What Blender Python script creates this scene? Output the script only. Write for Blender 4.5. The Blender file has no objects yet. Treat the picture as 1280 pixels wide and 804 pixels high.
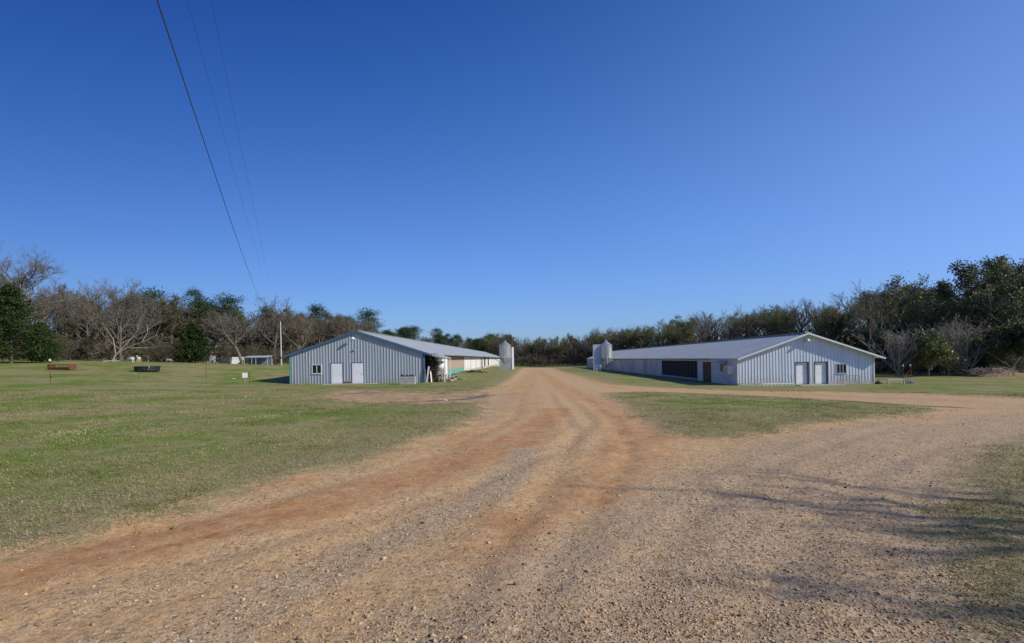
import bpy, math, random
import numpy as np
from math import radians as R, sin, cos, pi
random.seed(7)
S = bpy.context.scene
COL = S.collection
# ---------------------------------------------------------------- camera, sky, sun, exposure
CAMH = 2.7
cam = bpy.data.cameras.new('camera'); camo = bpy.data.objects.new('camera', cam); COL.objects.link(camo)
cam.lens = 18; cam.sensor_width = 36; cam.clip_start = .05; cam.clip_end = 6000
cam.shift_x = -16/1280; cam.shift_y = 46.5/1280
ROLL = R(1.05)
camo.location = (0, 0, CAMH)
from mathutils import Matrix, Vector
camo.rotation_euler = (Matrix.Rotation(ROLL, 3, 'Y') @ Matrix.Rotation(R(90), 3, 'X')).to_euler()
S.camera = camo
S.render.resolution_x = 1024; S.render.resolution_y = 643
w = bpy.data.worlds.new('World'); S.world = w; w.use_nodes = True
nt = w.node_tree; bg = nt.nodes['Background']
sky = nt.nodes.new('ShaderNodeTexSky'); sky.sky_type = 'NISHITA'; sky.sun_disc = False
SUN = Vector((1, -.36, .62)).normalized()
sky.sun_elevation = math.asin(SUN.z); sky.sun_rotation = math.atan2(SUN.x, SUN.y)
sky.altitude = 0; sky.air_density = 1.15; sky.dust_density = 0.25; sky.ozone_density = 4.0
# colour of the clear winter sky: deeper blue overhead and away from the sun, pale towards the horizon and the sun
def _vm(op, a, b=None, c=None):
    n = nt.nodes.new('ShaderNodeVectorMath'); n.operation = op
    for i, q in enumerate((a, b, c)):
        if q is None: continue
        if isinstance(q, tuple): n.inputs[i].default_value = q
        else: nt.links.new(q, n.inputs[i])
    return n.outputs[0]
_tc = nt.nodes.new('ShaderNodeTexCoord'); _sp = nt.nodes.new('ShaderNodeSeparateXYZ'); nt.links.new(_tc.outputs['Generated'], _sp.inputs[0])
_cz = nt.nodes.new('ShaderNodeClamp'); _cz.inputs[2].default_value = .6; nt.links.new(_sp.outputs[2], _cz.inputs[0]); _z = _cz.outputs[0]; _x = _sp.outputs[0]
K = [(-0.459, -0.101, 0.483), (2.245, 1.437, 0.716), (-5.346, -2.821, -1.356), (0.175, 0.244, 0.339), (2.211, 1.039, 0.022), (-0.466, -0.522, -0.493)]
_a = _vm('MULTIPLY_ADD', _z, K[2], K[1]); _a = _vm('MULTIPLY_ADD', _z, _a, K[0])
_b = _vm('MULTIPLY_ADD', _x, K[5], K[3]); _b = _vm('MULTIPLY_ADD', _z, K[4], _b); _p = _vm('MULTIPLY_ADD', _x, _b, _a)
_sx = nt.nodes.new('ShaderNodeSeparateXYZ'); nt.links.new(_p, _sx.inputs[0]); _cx = nt.nodes.new('ShaderNodeCombineXYZ')
for i in range(3):
    e = nt.nodes.new('ShaderNodeMath'); e.operation = 'EXPONENT'; nt.links.new(_sx.outputs[i], e.inputs[0]); nt.links.new(e.outputs[0], _cx.inputs[i])
nt.links.new(_vm('MULTIPLY', sky.outputs[0], _cx.outputs[0]), bg.inputs[0]); bg.inputs[1].default_value = .085
sl = bpy.data.lights.new('sun', 'SUN'); slo = bpy.data.objects.new('sun', sl); COL.objects.link(slo)
sl.energy = 4.5; sl.angle = R(.5); sl.color = (1, .93, .77)
slo.rotation_euler = (-SUN).to_track_quat('-Z', 'Y').to_euler(); slo.location = (30, -20, 40)
S.view_settings.view_transform = 'Standard'; S.view_settings.look = 'None'
S.view_settings.exposure = 0; S.view_settings.gamma = 1

# ---------------------------------------------------------------- helpers
def mat(name, col, rough=.9, metal=0, var=0, vscale=3, bump=0, bscale=20, spec=.3, col2=None, stretch=None):
    m = bpy.data.materials.new(name); m.use_nodes = True; t = m.node_tree; N = t.nodes; L = t.links
    b = N['Principled BSDF']; b.inputs['Roughness'].default_value = rough; b.inputs['Metallic'].default_value = metal
    b.inputs['Specular IOR Level'].default_value = spec
    b.inputs['Base Color'].default_value = (*col, 1)
    if var or col2:
        tc = N.new('ShaderNodeTexCoord'); mp = N.new('ShaderNodeMapping'); L.new(tc.outputs['Object'], mp.inputs[0])
        if stretch: mp.inputs['Scale'].default_value = stretch
        n = N.new('ShaderNodeTexNoise'); n.inputs['Scale'].default_value = vscale; n.inputs['Detail'].default_value = 6
        n.inputs['Roughness'].default_value = .65
        L.new(mp.outputs[0], n.inputs[0])
        r = N.new('ShaderNodeValToRGB'); L.new(n.outputs[0], r.inputs[0])
        r.color_ramp.elements[0].position = .32; r.color_ramp.elements[1].position = .68
        c2 = col2 or tuple(min(1, c*(1+var)) for c in col); c1 = col if col2 else tuple(c*(1-var) for c in col)
        r.color_ramp.elements[0].color = (*c1, 1); r.color_ramp.elements[1].color = (*c2, 1)
        L.new(r.outputs[0], b.inputs['Base Color'])
    if bump:
        n2 = N.new('ShaderNodeTexNoise'); n2.inputs['Scale'].default_value = bscale; n2.inputs['Detail'].default_value = 5
        tc2 = N.new('ShaderNodeTexCoord'); L.new(tc2.outputs['Object'], n2.inputs[0])
        bp = N.new('ShaderNodeBump'); bp.inputs['Strength'].default_value = bump; bp.inputs['Distance'].default_value = .05
        L.new(n2.outputs[0], bp.inputs['Height']); L.new(bp.outputs[0], b.inputs['Normal'])
    return m

def island_mat(name, cols, rough=.9, spec=.2, translucent=0, pos_noise=0):
    """colour chosen per mesh island (stone, leaf, blade)"""
    m = bpy.data.materials.new(name); m.use_nodes = True; t = m.node_tree; N = t.nodes; L = t.links
    b = N['Principled BSDF']; b.inputs['Roughness'].default_value = rough; b.inputs['Specular IOR Level'].default_value = spec
    g = N.new('ShaderNodeNewGeometry'); r = N.new('ShaderNodeValToRGB')
    fac = g.outputs['Random Per Island']
    if pos_noise:
        n = N.new('ShaderNodeTexNoise'); n.inputs['Scale'].default_value = pos_noise; n.inputs['Detail'].default_value = 4
        L.new(g.outputs['Position'], n.inputs[0])
        ma = N.new('ShaderNodeMapRange'); ma.inputs[1].default_value = .36; ma.inputs[2].default_value = .64
        L.new(n.outputs[0], ma.inputs[0])
        mx = N.new('ShaderNodeMath'); mx.operation = 'MULTIPLY_ADD'; L.new(fac, mx.inputs[0]); mx.inputs[1].default_value = .5
        mm = N.new('ShaderNodeMath'); mm.operation = 'MULTIPLY'; L.new(ma.outputs[0], mm.inputs[0]); mm.inputs[1].default_value = .5
        L.new(mm.outputs[0], mx.inputs[2]); fac = mx.outputs[0]
    L.new(fac, r.inputs[0])
    e = r.color_ramp.elements
    while len(e) < len(cols): e.new(.5)
    for i, c in enumerate(cols):
        e[i].position = i/(len(cols)-1); e[i].color = (*c, 1)
    L.new(r.outputs[0], b.inputs['Base Color'])
    if translucent:
        tr = N.new('ShaderNodeBsdfTranslucent'); L.new(r.outputs[0], tr.inputs[0])
        ms = N.new('ShaderNodeMixShader'); ms.inputs[0].default_value = translucent
        L.new(b.outputs[0], ms.inputs[1]); L.new(tr.outputs[0], ms.inputs[2])
        L.new(ms.outputs[0], N['Material Output'].inputs[0])
    return m

def link(name, me, m, parent=None, smooth=False):
    o = bpy.data.objects.new(name, me); COL.objects.link(o)
    if m: me.materials.append(m)
    if parent: o.parent = parent
    if smooth: me.shade_smooth()
    return o
def tag(o, label=None, cat=None, group=None, kind=None):
    if label: o['label'] = label
    if cat: o['category'] = cat
    if group: o['group'] = group
    if kind: o['kind'] = kind
    return o
def empty(name, loc=(0, 0, 0), rz=0, label=None, cat=None, group=None):
    o = bpy.data.objects.new(name, None); COL.objects.link(o); o.location = loc; o.rotation_euler = (0, 0, rz)
    o.empty_display_size = .1
    return tag(o, label, cat, group)

class MB:
    def __init__(s): s.v = []; s.f = []
    def add(s, vs, fs):
        n = len(s.v); s.v += [tuple(p) for p in vs]; s.f += [tuple(i+n for i in f) for f in fs]; return s
    def box(s, x0, x1, y0, y1, z0, z1):
        return s.add([(x0,y0,z0),(x1,y0,z0),(x1,y1,z0),(x0,y1,z0),(x0,y0,z1),(x1,y0,z1),(x1,y1,z1),(x0,y1,z1)],
                     [(0,3,2,1),(4,5,6,7),(0,1,5,4),(1,2,6,5),(2,3,7,6),(3,0,4,7)])
    def obox(s, c, dx, dy, dz, rz=0, rx=0, ry=0):
        M = Matrix.Translation(c) @ Matrix.Rotation(rz,4,'Z') @ Matrix.Rotation(ry,4,'Y') @ Matrix.Rotation(rx,4,'X')
        b = MB().box(-dx/2,dx/2,-dy/2,dy/2,-dz/2,dz/2)
        return s.add([M @ Vector(p) for p in b.v], b.f)
    def tube(s, pts, rad, k=8, cap=True):
        if not hasattr(rad, '__len__'): rad = [rad]*len(pts)
        P = [Vector(p) for p in pts]; rings = []; base = len(s.v)
        for i, p in enumerate(P):
            d = (P[min(i+1,len(P)-1)] - P[max(i-1,0)]).normalized()
            a = Vector((0,0,1)) if abs(d.z) < .9 else Vector((1,0,0))
            u = d.cross(a).normalized(); v = d.cross(u)
            for j in range(k):
                t = 2*pi*j/k; s.v.append(tuple(p + (u*cos(t)+v*sin(t))*rad[i]))
        for i in range(len(P)-1):
            for j in range(k):
                a = base+i*k+j; b = base+i*k+(j+1)%k
                s.f.append((a, b, b+k, a+k))
        if cap:
            s.f.append(tuple(base+j for j in range(k))[::-1]); s.f.append(tuple(base+(len(P)-1)*k+j for j in range(k)))
        return s
    def lathe(s, prof, c=(0,0,0), k=24):
        base = len(s.v)
        for r, z in prof:
            for j in range(k):
                t = 2*pi*j/k; s.v.append((c[0]+r*cos(t), c[1]+r*sin(t), c[2]+z))
        for i in range(len(prof)-1):
            for j in range(k):
                a = base+i*k+j; b = base+i*k+(j+1)%k
                s.f.append((a, b, b+k, a+k))
        return s
    def prism(s, poly, y0, y1, axis='y'):
        n = len(poly); base = len(s.v)
        for yy in (y0, y1):
            for a, b in poly: s.v.append((a, yy, b) if axis == 'y' else ((yy, a, b) if axis == 'x' else (a, b, yy)))
        s.f.append(tuple(base+i for i in range(n))); s.f.append(tuple(base+n+i for i in range(n))[::-1])
        for i in range(n):
            j = (i+1) % n; s.f.append((base+i, base+n+i, base+n+j, base+j))
        return s
    def build(s, name, m, parent=None, smooth=False):
        me = bpy.data.meshes.new(name); me.from_pydata(s.v, [], s.f); me.update()
        return link(name, me, m, parent, smooth)

def np_mesh(name, V, F):
    """V (n,3), F (m,k) -> mesh"""
    me = bpy.data.meshes.new(name); n, (m_, k) = len(V), F.shape
    me.vertices.add(n); me.vertices.foreach_set('co', np.asarray(V, dtype=np.float32).ravel())
    me.loops.add(m_*k); me.loops.foreach_set('vertex_index', F.astype(np.int32).ravel())
    me.polygons.add(m_); me.polygons.foreach_set('loop_start', np.arange(0, m_*k, k, dtype=np.int32))
    me.update(calc_edges=True); me.validate(); return me

def clone(root, loc, rz=0, scale=1, label=None, group=None):
    r = root.copy(); COL.objects.link(r); r.location = loc; r.rotation_euler = (0, 0, rz)
    r.scale = scale if hasattr(scale, '__len__') else (scale,)*3
    if label: r['label'] = label
    if group: r['group'] = group
    for ch in root.children:
        c = ch.copy(); COL.objects.link(c); c.parent = r
        for g in ch.children:
            d = g.copy(); COL.objects.link(d); d.parent = c
    return r

# value noise in numpy
_rs = np.random.RandomState(3); _tab = _rs.rand(256, 256)
def vnoise(x, y):
    xi = np.floor(x).astype(int); yi = np.floor(y).astype(int); fx = x-xi; fy = y-yi
    fx = fx*fx*(3-2*fx); fy = fy*fy*(3-2*fy)
    g = lambda a, b: _tab[a % 256, b % 256]
    return (g(xi,yi)*(1-fx)+g(xi+1,yi)*fx)*(1-fy) + (g(xi,yi+1)*(1-fx)+g(xi+1,yi+1)*fx)*fy
def fbm(x, y, o=4):
    s = 0; a = .5
    for i in range(o): s = s + a*vnoise(x*2**i+17.3*i, y*2**i+5.1*i); a *= .5
    return s

# ---------------------------------------------------------------- terrain
CP = np.array([
 (0,-30,.7),(0,0,.62),(0,4,.6),(-8,6,.62),(8,6,.55),(0,15,.5),(-15,12,.75),(15,12,.35),(-30,15,1.1),(30,15,.1),(-12,30,.5),(0,30,.4),(14,30,-.05),
 (-25,30,.95),(-41,40,1.5),(-60,40,2.2),(-18,49,.42),(-10,49,.42),(-25,49,.5),(-17,60,.42),(-10.4,60,.42),(-24,62,.7),(-30,54,.8),(-45,61,2.1),(-36,75,2.1),(-28,90,1.4),
 (-55,75,3.1),(-69,85,3.5),(-45,95,2.3),(-61,110,2.7),(-90,90,4.4),(-90,50,3.6),(-120,70,5.5),(-10,89,.75),(-10,120,.5),(-5,124,.15),(-8,200,-.2),(-18,230,-.3),
 (0,60,.15),(0,100,0),(5,160,-.1),(20,50,-.36),(28,48,-.42),(36,50,-.42),(22,80,-.4),(18,118,-.4),(28,150,-.5),(28,175,-.6),(40,90,-.5),
 (52,71,-.6),(66,71,-.6),(80,90,-.4),(45,30,-.3),(70,40,-.5),(10,240,-1),(40,240,1.5),(-40,240,3),(-100,200,9),(100,160,6),(130,90,2),(0,340,0),(-80,330,9),(90,300,12),
 (15,44,-.25),(30,38,-.3),(9,60,-.1)])
_s2 = 9.0**2
def _phi(dx, dy): return np.sqrt(dx*dx+dy*dy+_s2)
_A = _phi(CP[:,0][:,None]-CP[:,0], CP[:,1][:,None]-CP[:,1]) + np.eye(len(CP))*-.15
_n = len(CP); _B = np.zeros((_n+1,_n+1)); _B[:_n,:_n] = _A; _B[:_n,_n] = 1; _B[_n,:_n] = 1
_w = np.linalg.solve(_B, np.append(CP[:,2], 0))
def base_h(x, y):
    x = np.asarray(x, float); y = np.asarray(y, float); r = np.hypot(x, y-60)
    k = np.minimum(1, 290/np.maximum(r, 1)); xx = x*k; yy = 60+(y-60)*k
    z = np.full(np.shape(xx), _w[_n])
    for i in range(_n): z = z + _w[i]*_phi(xx-CP[i,0], yy-CP[i,1])
    return np.clip(z, -4, 14)
def bh(x, y): return float(base_h(np.array([x]), np.array([y]))[0])
_cr, _sr = cos(ROLL), sin(ROLL)
def ray(px, py):
    u = px-656; v = 448.5-py
    return (u*_cr+v*_sr)/640, (v*_cr-u*_sr)/640
def G(px, py):
    """ground point seen at a photo pixel"""
    a, b = ray(px, py); Y = 1.2
    while Y < 260:
        Y2 = Y*1.02
        if CAMH+b*Y2 < bh(a*Y2, Y2):
            for _ in range(12):
                m_ = (Y+Y2)/2
                if CAMH+b*m_ < bh(a*m_, m_): Y2 = m_
                else: Y = m_
            return (a*Y, Y)
        Y = Y2
    return (a*260, 260)
def at(px, Y, dz=0):
    a, b = ray(px, 449); x = a*Y
    return (x, Y, bh(x, Y)+dz)

def seg_dist(x, y, pts, closed=False):
    d = np.full(x.shape, 1e9); n = len(pts)
    for i in range(n if closed else n-1):
        x0, y0 = pts[i]; x1, y1 = pts[(i+1) % n]; dx, dy = x1-x0, y1-y0
        t = np.clip(((x-x0)*dx+(y-y0)*dy)/(dx*dx+dy*dy+1e-9), 0, 1)
        d = np.minimum(d, np.hypot(x-x0-t*dx, y-y0-t*dy))
    return d
def inside(x, y, pts):
    c = np.zeros(x.shape, bool); n = len(pts)
    for i in range(n):
        x0, y0 = pts[i]; x1, y1 = pts[(i+1) % n]
        if y0 == y1: continue
        c ^= ((y0 > y) != (y1 > y)) & (x < (x1-x0)*(y-y0)/(y1-y0)+x0)
    return c
def sd(x, y, pts): d = seg_dist(x, y, pts, True); return np.where(inside(x, y, pts), d, -d)

road_px = [(-260,760),(0,690),(150,652),(300,612),(420,583),(510,558),(565,538),(598,520),(606,508),(590,503),(520,504),(430,500),(400,494),(440,488),(560,491),
 (600,489),(628,480),(643,470),(650,462.5),(655,459.8),(690,459.8),(700,463),(717,468),(762,480),(817,484),(922,488),(1060,489.5),(1163,492),(1280,497),(1420,503),
 (1420,540),(1300,541),(1235,558),(1203,585),(1196,640),(1212,710),(1228,760),(1250,815),(1330,1000)]
ROAD = [G(*p) for p in road_px] + [(3.5,-2),(4,-30),(-5,-30),(-4.5,-2)]
ISLE = [G(*p) for p in [(768,491),(817,490),(930,494),(1000,498),(1060,501),(1120,506),(1152,511),(1110,516),(1040,522),(960,532),(895,542),(862,540),(830,522),(800,507),(778,498)]]
def road_sd(x, y): return np.minimum(sd(x, y, ROAD), -sd(x, y, ISLE)-.7)
def PL(*p): return [G(*q) for q in p]
RED = [(PL((-200,770),(0,712),(200,668),(400,622),(520,592),(640,550),(700,510)), 1.0, 1.0), (PL((0,690),(300,618),(520,560),(610,520)), .5, .6),
       (PL((-100,830),(0,800),(120,770),(230,745)), .25, .5),
       (PL((672,462),(690,475),(740,500),(795,535),(800,560),(720,620),(620,700)), 1.3, .8), (PL((668,462),(650,490),(640,520),(560,570)), 1.5, .7),
       (PL((700,466),(770,484),(850,488),(1000,492),(1200,500)), 1.2, .7), (PL((860,545),(950,536),(1060,524)), .5, .8),
       (PL((780,520),(800,545),(770,565)), .7, .9)]
GREY = [(PL((100,900),(330,740),(480,670),(620,610),(660,560)), .45, 1.0), (PL((590,520),(640,495)), 1.5, .6), (PL((600,900),(690,760),(860,650),(1000,560),(1150,530)), 1.6, .95),
        (PL((930,900),(1000,720),(1060,620),(1150,560),(1300,520)), 2.4, 1.0), (PL((1080,496),(1280,505)), 1.5, .6)]
RUTS = [PL((20,740),(250,690),(450,640),(600,600),(700,560),(740,525),(700,490)), PL((-60,700),(200,655),(400,605),(560,560),(640,520),(662,475)),
        PL((640,900),(680,700),(760,610),(790,560),(760,520),(705,478)), PL((500,900),(600,700),(690,600),(720,540),(690,500),(675,470)),
        PL((760,760),(860,640),(980,570),(1120,530),(1300,518)), PL((900,900),(980,690),(1080,590),(1200,545))]
BARNPATCH = PL((400,494),(440,488),(560,491),(606,489),(606,505),(520,506),(430,501))
PUD = [PL((430,501),(480,500.5),(530,499.5),(580,496.5),(612,491.5)), PL((432,491.5),(470,490)), PL((1060,502),(1120,506),(1200,508))]
def band(x, y, L):
    o = np.zeros(x.shape)
    for pts, wd, k in L:
        d = seg_dist(x, y, pts); o = np.maximum(o, k*np.clip(1.4-d/wd, 0, 1))
    return o
def detail_h(x, y, rs=None):
    r = np.hypot(x, y); fade = np.clip(1.3-r/60, 0, 1)
    if rs is None: rs = road_sd(x, y)
    on = np.clip(rs*1.2+.5, 0, 1)
    z = (fbm(x*.35, y*.35, 3)-.45)*.10*np.clip(1.6-r/90, .2, 1) + (fbm(x*1.7+9, y*1.7, 3)-.45)*.035*fade
    z = z - on*.06 + on*(fbm(x*7, y*7, 3)-.45)*.018*fade
    for p in RUTS:
        d = seg_dist(x, y, p); z = z - on*.014*np.exp(-(d/.2)**2)*fade + on*.008*np.exp(-((d-.45)/.2)**2)*fade
    z = z + (1-on)*(fbm(x*4+3, y*4, 2)-.35)*.04*fade
    d = seg_dist(x, y, PUD[0]); z = z - .10*np.exp(-(d/.8)**2)
    return z
def gz(x, y):
    x = np.asarray(x, float); y = np.asarray(y, float); return base_h(x, y)+detail_h(x, y)
def g1(x, y): return float(gz(np.array([x]), np.array([y]))[0])

# ground grid (polar)
def make_ground():
    az = np.concatenate([np.arange(-58, 58, .28), np.arange(58, 302, 4.0)]) * pi/180
    rr = [1.0]
    while rr[-1] < 2500: rr.append(rr[-1]*(1.011 if rr[-1] < 60 else 1.022 if rr[-1] < 300 else 1.15))
    rr = np.array(rr); nA, nR = len(az), len(rr)
    A, Rr = np.meshgrid(az, rr, indexing='xy'); X = (Rr*np.sin(A)).ravel(); Y = (Rr*np.cos(A)).ravel()
    X = np.append(X, 0); Y = np.append(Y, 0)
    rs = road_sd(X, Y); Z = base_h(X, Y)+detail_h(X, Y, rs)
    V = np.stack([X, Y, Z], 1)
    i = np.arange(nR-1)[:,None]*nA; j = np.arange(nA)[None,:]; j2 = (j+1) % nA
    Q = np.stack([i+j, i+nA+j, i+nA+j2, i+j2], -1).reshape(-1, 4)[:, ::-1]
    red = band(X, Y, RED); grey = band(X, Y, GREY)
    wet = np.zeros(X.shape)
    for k, p in enumerate(PUD): wet = np.maximum(wet, np.exp(-(seg_dist(X, Y, p)/(.75 if k == 0 else .55))**2))
    wet = np.maximum(wet, np.clip(sd(X, Y, BARNPATCH)*.5+.5, 0, .48))
    red = np.where((seg_dist(X, Y, BARNPATCH, True) < .5) | inside(X, Y, BARNPATCH), red*.2, red)
    rc = rs[Q].mean(1)
    cen = V[Q].mean(1)
    wob = (fbm(cen[:,0]*2.2, cen[:,1]*2.2, 3)-.45)*.7
    isroad = (rc + wob) > 0
    for nm, sel, lab in (('gravel_road', isroad, 0), ('grass_field', ~isroad, 1)):
        q = Q[sel]; used, inv = np.unique(q, return_inverse=True); q2 = inv.reshape(q.shape)
        if lab == 1:   # centre fan closes the hole at the camera
            pass
        me = np_mesh(nm, V[used], q2)
        for an, arr in (('sdr', rs), ('red', red), ('grey', grey), ('wet', wet)):
            at_ = me.attributes.new(an, 'FLOAT', 'POINT'); at_.data.foreach_set('value', arr[used].astype(np.float32))
        me.shade_smooth()
        o = link(nm, me, MG); tag(o, kind='structure')
        o['label'] = 'tan dirt and gravel road with tyre tracks' if lab == 0 else 'short green and straw coloured pasture grass'

def ground_mat():
    m = bpy.data.materials.new('ground_soil_grass'); m.use_nodes = True; t = m.node_tree; N = t.nodes; L = t.links
    b = N['Principled BSDF']; b.inputs['Specular IOR Level'].default_value = .15
    geo = N.new('ShaderNodeNewGeometry'); P = geo.outputs['Position']
    def noise(sc, det=5, rough=.6, off=0):
        n = N.new('ShaderNodeTexNoise'); n.inputs['Scale'].default_value = sc; n.inputs['Detail'].default_value = det; n.inputs['Roughness'].default_value = rough
        if off:
            mp = N.new('ShaderNodeMapping'); mp.inputs['Location'].default_value = (off, off*.7, 0); L.new(P, mp.inputs[0]); L.new(mp.outputs[0], n.inputs[0])
        else: L.new(P, n.inputs[0])
        return n.outputs[0]
    def attr(nm): a = N.new('ShaderNodeAttribute'); a.attribute_name = nm; return a.outputs['Fac']
    def mr(x, a, b_, c=0, d=1):
        n = N.new('ShaderNodeMapRange'); n.inputs[1].default_value = a; n.inputs[2].default_value = b_; n.inputs[3].default_value = c; n.inputs[4].default_value = d
        L.new(x, n.inputs[0]); return n.outputs[0]
    def mth(op, x, y):
        n = N.new('ShaderNodeMath'); n.operation = op
        for i, q in enumerate((x, y)):
            if isinstance(q, (int, float)): n.inputs[i].default_value = q
            else: L.new(q, n.inputs[i])
        return n.outputs[0]
    def mix(f, c1, c2, mode='MIX'):
        n = N.new('ShaderNodeMix'); n.data_type = 'RGBA'; n.blend_type = mode
        if isinstance(f, (int, float)): n.inputs[0].default_value = f
        else: L.new(f, n.inputs[0])
        for i, q in ((6, c1), (7, c2)):
            if isinstance(q, tuple): n.inputs[i].default_value = (*q, 1)
            else: L.new(q, n.inputs[i])
        return n.outputs[2]
    def voro(sc, out='Color', feat='F1'):
        n = N.new('ShaderNodeTexVoronoi'); n.inputs['Scale'].default_value = sc; n.feature = feat; L.new(P, n.inputs[0]); return n.outputs[out]
    def ramp(x, els):
        r = N.new('ShaderNodeValToRGB'); L.new(x, r.inputs[0]); e = r.color_ramp.elements
        while len(e) < len(els): e.new(.5)
        for i, (p, c) in enumerate(els): e[i].position = p; e[i].color = (*c, 1)
        return r.outputs[0]
    # --- soil
    tan = (.66,.405,.185); redc = (.44,.205,.082); greyc = (.40,.325,.245)
    redf = mr(mth('ADD', attr('red'), mth('MULTIPLY', mth('SUBTRACT', noise(.9, 6, .65), .5), 2.0)), .34, 1.0)
    greyf = mr(mth('ADD', attr('grey'), mth('MULTIPLY', mth('SUBTRACT', noise(1.3, 6, .7, 31), .5), 1.8)), .35, 1.0)
    soil = mix(mth('MULTIPLY', redf, .95), tan, redc); soil = mix(1.0, soil, ramp(noise(6, 6, .7, 19), [(.35,(.72,.68,.66)),(.52,(1,1,1)),(.75,(1.15,1.14,1.12))]), 'MULTIPLY'); soil = mix(mth('MULTIPLY', greyf, .8), soil, greyc)
    soil = mix(mr(noise(3.2, 7, .7, 8), .35, .7), soil, mix(.5, soil, (.68,.48,.26)))
    # stone speckles, several sizes
    els = [(0,(.12,.075,.045)),(.2,(.28,.18,.10)),(.4,(.48,.31,.16)),(.7,(.57,.41,.25)),(.9,(.60,.46,.31)),(1,(.68,.57,.43))]
    sp = N.new('ShaderNodeSeparateColor'); L.new(voro(26), sp.inputs[0])
    sp2 = N.new('ShaderNodeSeparateColor'); L.new(voro(70), sp2.inputs[0])
    dens = mr(noise(.8, 5, .6, 55), .3, .7, .15, .62)
    dens = mth('ADD', dens, mth('MULTIPLY', greyf, .25)); dens = mth('SUBTRACT', dens, mth('MULTIPLY', redf, .5))
    f1 = mth('MULTIPLY', mth('LESS_THAN', sp.outputs[1], dens), .6); f2 = mth('MULTIPLY', mth('LESS_THAN', sp2.outputs[1], mth('ADD', dens, .2)), .55)
    road = mix(f2, soil, ramp(sp2.outputs[0], els)); road = mix(f1, road, ramp(sp.outputs[0], els))
    road = mix(1.0, road, ramp(noise(14, 8, .75, 3), [(.3,(.62,.6,.58)),(.5,(1,1,1)),(.75,(1.18,1.15,1.12))]), 'MULTIPLY')
    # --- grass
    gn = noise(.16, 6, .62, 90); gn2 = noise(1.6, 6, .7, 12); gn3 = noise(.42, 5, .65, 33); gf = mr(mth('ADD', mth('ADD', mth('MULTIPLY', gn, .4), mth('MULTIPLY', gn3, .38)), mth('MULTIPLY', gn2, .22)), .44, .535)
    green = ramp(noise(22, 6, .75), [(.3,(.055,.095,.010)),(.5,(.135,.205,.022)),(.75,(.24,.30,.05))])
    straw = ramp(noise(26, 6, .75, 40), [(.3,(.16,.12,.06)),(.5,(.34,.27,.135)),(.75,(.50,.42,.24))])
    dryedge = mr(mth('ADD', attr('sdr'), mth('MULTIPLY', mth('SUBTRACT', noise(.6, 5, .6, 15), .5), 4.0)), -5.0, -.2, .05, .92)
    grass = mix(mth('MAXIMUM', mr(gf, 0, 1, .05, .78), dryedge), green, straw)
    grass = mix(1.0, grass, ramp(noise(5.5, 7, .75, 61), [(.32,(.62,.62,.6)),(.5,(1,1,1)),(.72,(1.3,1.27,1.2))]), 'MULTIPLY')
    bare = mr(noise(.55, 6, .7, 70), .58, .70, 0, .65)
    grass = mix(bare, grass, (.24,.15,.085))
    # --- edge
    e = mth('ADD', attr('sdr'), mth('MULTIPLY', mth('SUBTRACT', noise(1.5, 7, .7, 22), .5), 3.4))
    e = mth('ADD', e, mth('MULTIPLY', mth('SUBTRACT', noise(11, 6, .8, 2), .5), 3.2))
    ef = mr(e, -.22, .22)
    col = mix(ef, grass, road)
    wn = mr(mth('ADD', attr('wet'), mth('MULTIPLY', mth('SUBTRACT', noise(1.6, 6, .7, 5), .5), 2.0)), .35, .85)
    col = mix(mth('MULTIPLY', wn, .72), col, (.075,.055,.045))
    L.new(col, b.inputs['Base Color'])
    L.new(mr(wn, 0, 1, .95, .6), b.inputs['Roughness'])
    # --- bump
    h = mth('ADD', mth('MULTIPLY', noise(9, 8, .75, 6), .6), mth('MULTIPLY', mr(voro(26, 'Distance'), 0, .9, 1, 0), mth('MULTIPLY', f1, .5)))
    h = mth('ADD', h, mth('MULTIPLY', noise(60, 4, .8), .25))
    bp = N.new('ShaderNodeBump'); bp.inputs['Strength'].default_value = .9; bp.inputs['Distance'].default_value = .035
    L.new(h, bp.inputs['Height']); L.new(bp.outputs[0], b.inputs['Normal'])
    return m
MG = ground_mat()
make_ground()

# water standing in the ruts
def puddle(pts_px, rad, name_label):
    pts = PL(*pts_px); cx = sum(p[0] for p in pts)/len(pts); cy = sum(p[1] for p in pts)/len(pts)
    V = []; n = 40; z = g1(cx, cy)+.02
    for i in range(n):
        t = 2*pi*i/n; rr = 1+.45*(vnoise(np.array([cos(t)*2+cx]), np.array([sin(t)*2+cy]))[0]-.5)*2
        V.append((cx+cos(t)*rad[0]*rr, cy+sin(t)*rad[1]*rr, z))
    me = bpy.data.meshes.new('puddle'); me.from_pydata(V, [], [tuple(range(n))]); 
    o = link('puddle', me, MWATER); tag(o, kind='structure'); o['label'] = name_label
MWATER = mat('puddle_water', (.05,.042,.035), .06, spec=.5)
puddle([(460,500.8)], (.9,.10), 'muddy puddle in a wheel rut before the blue barn')
puddle([(590,496)], (.5,.13), 'puddle at the mouth of the muddy barn yard')
puddle([(465,490.8)], (.5,.10), 'small puddle nearest the blue barn doors')

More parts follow.
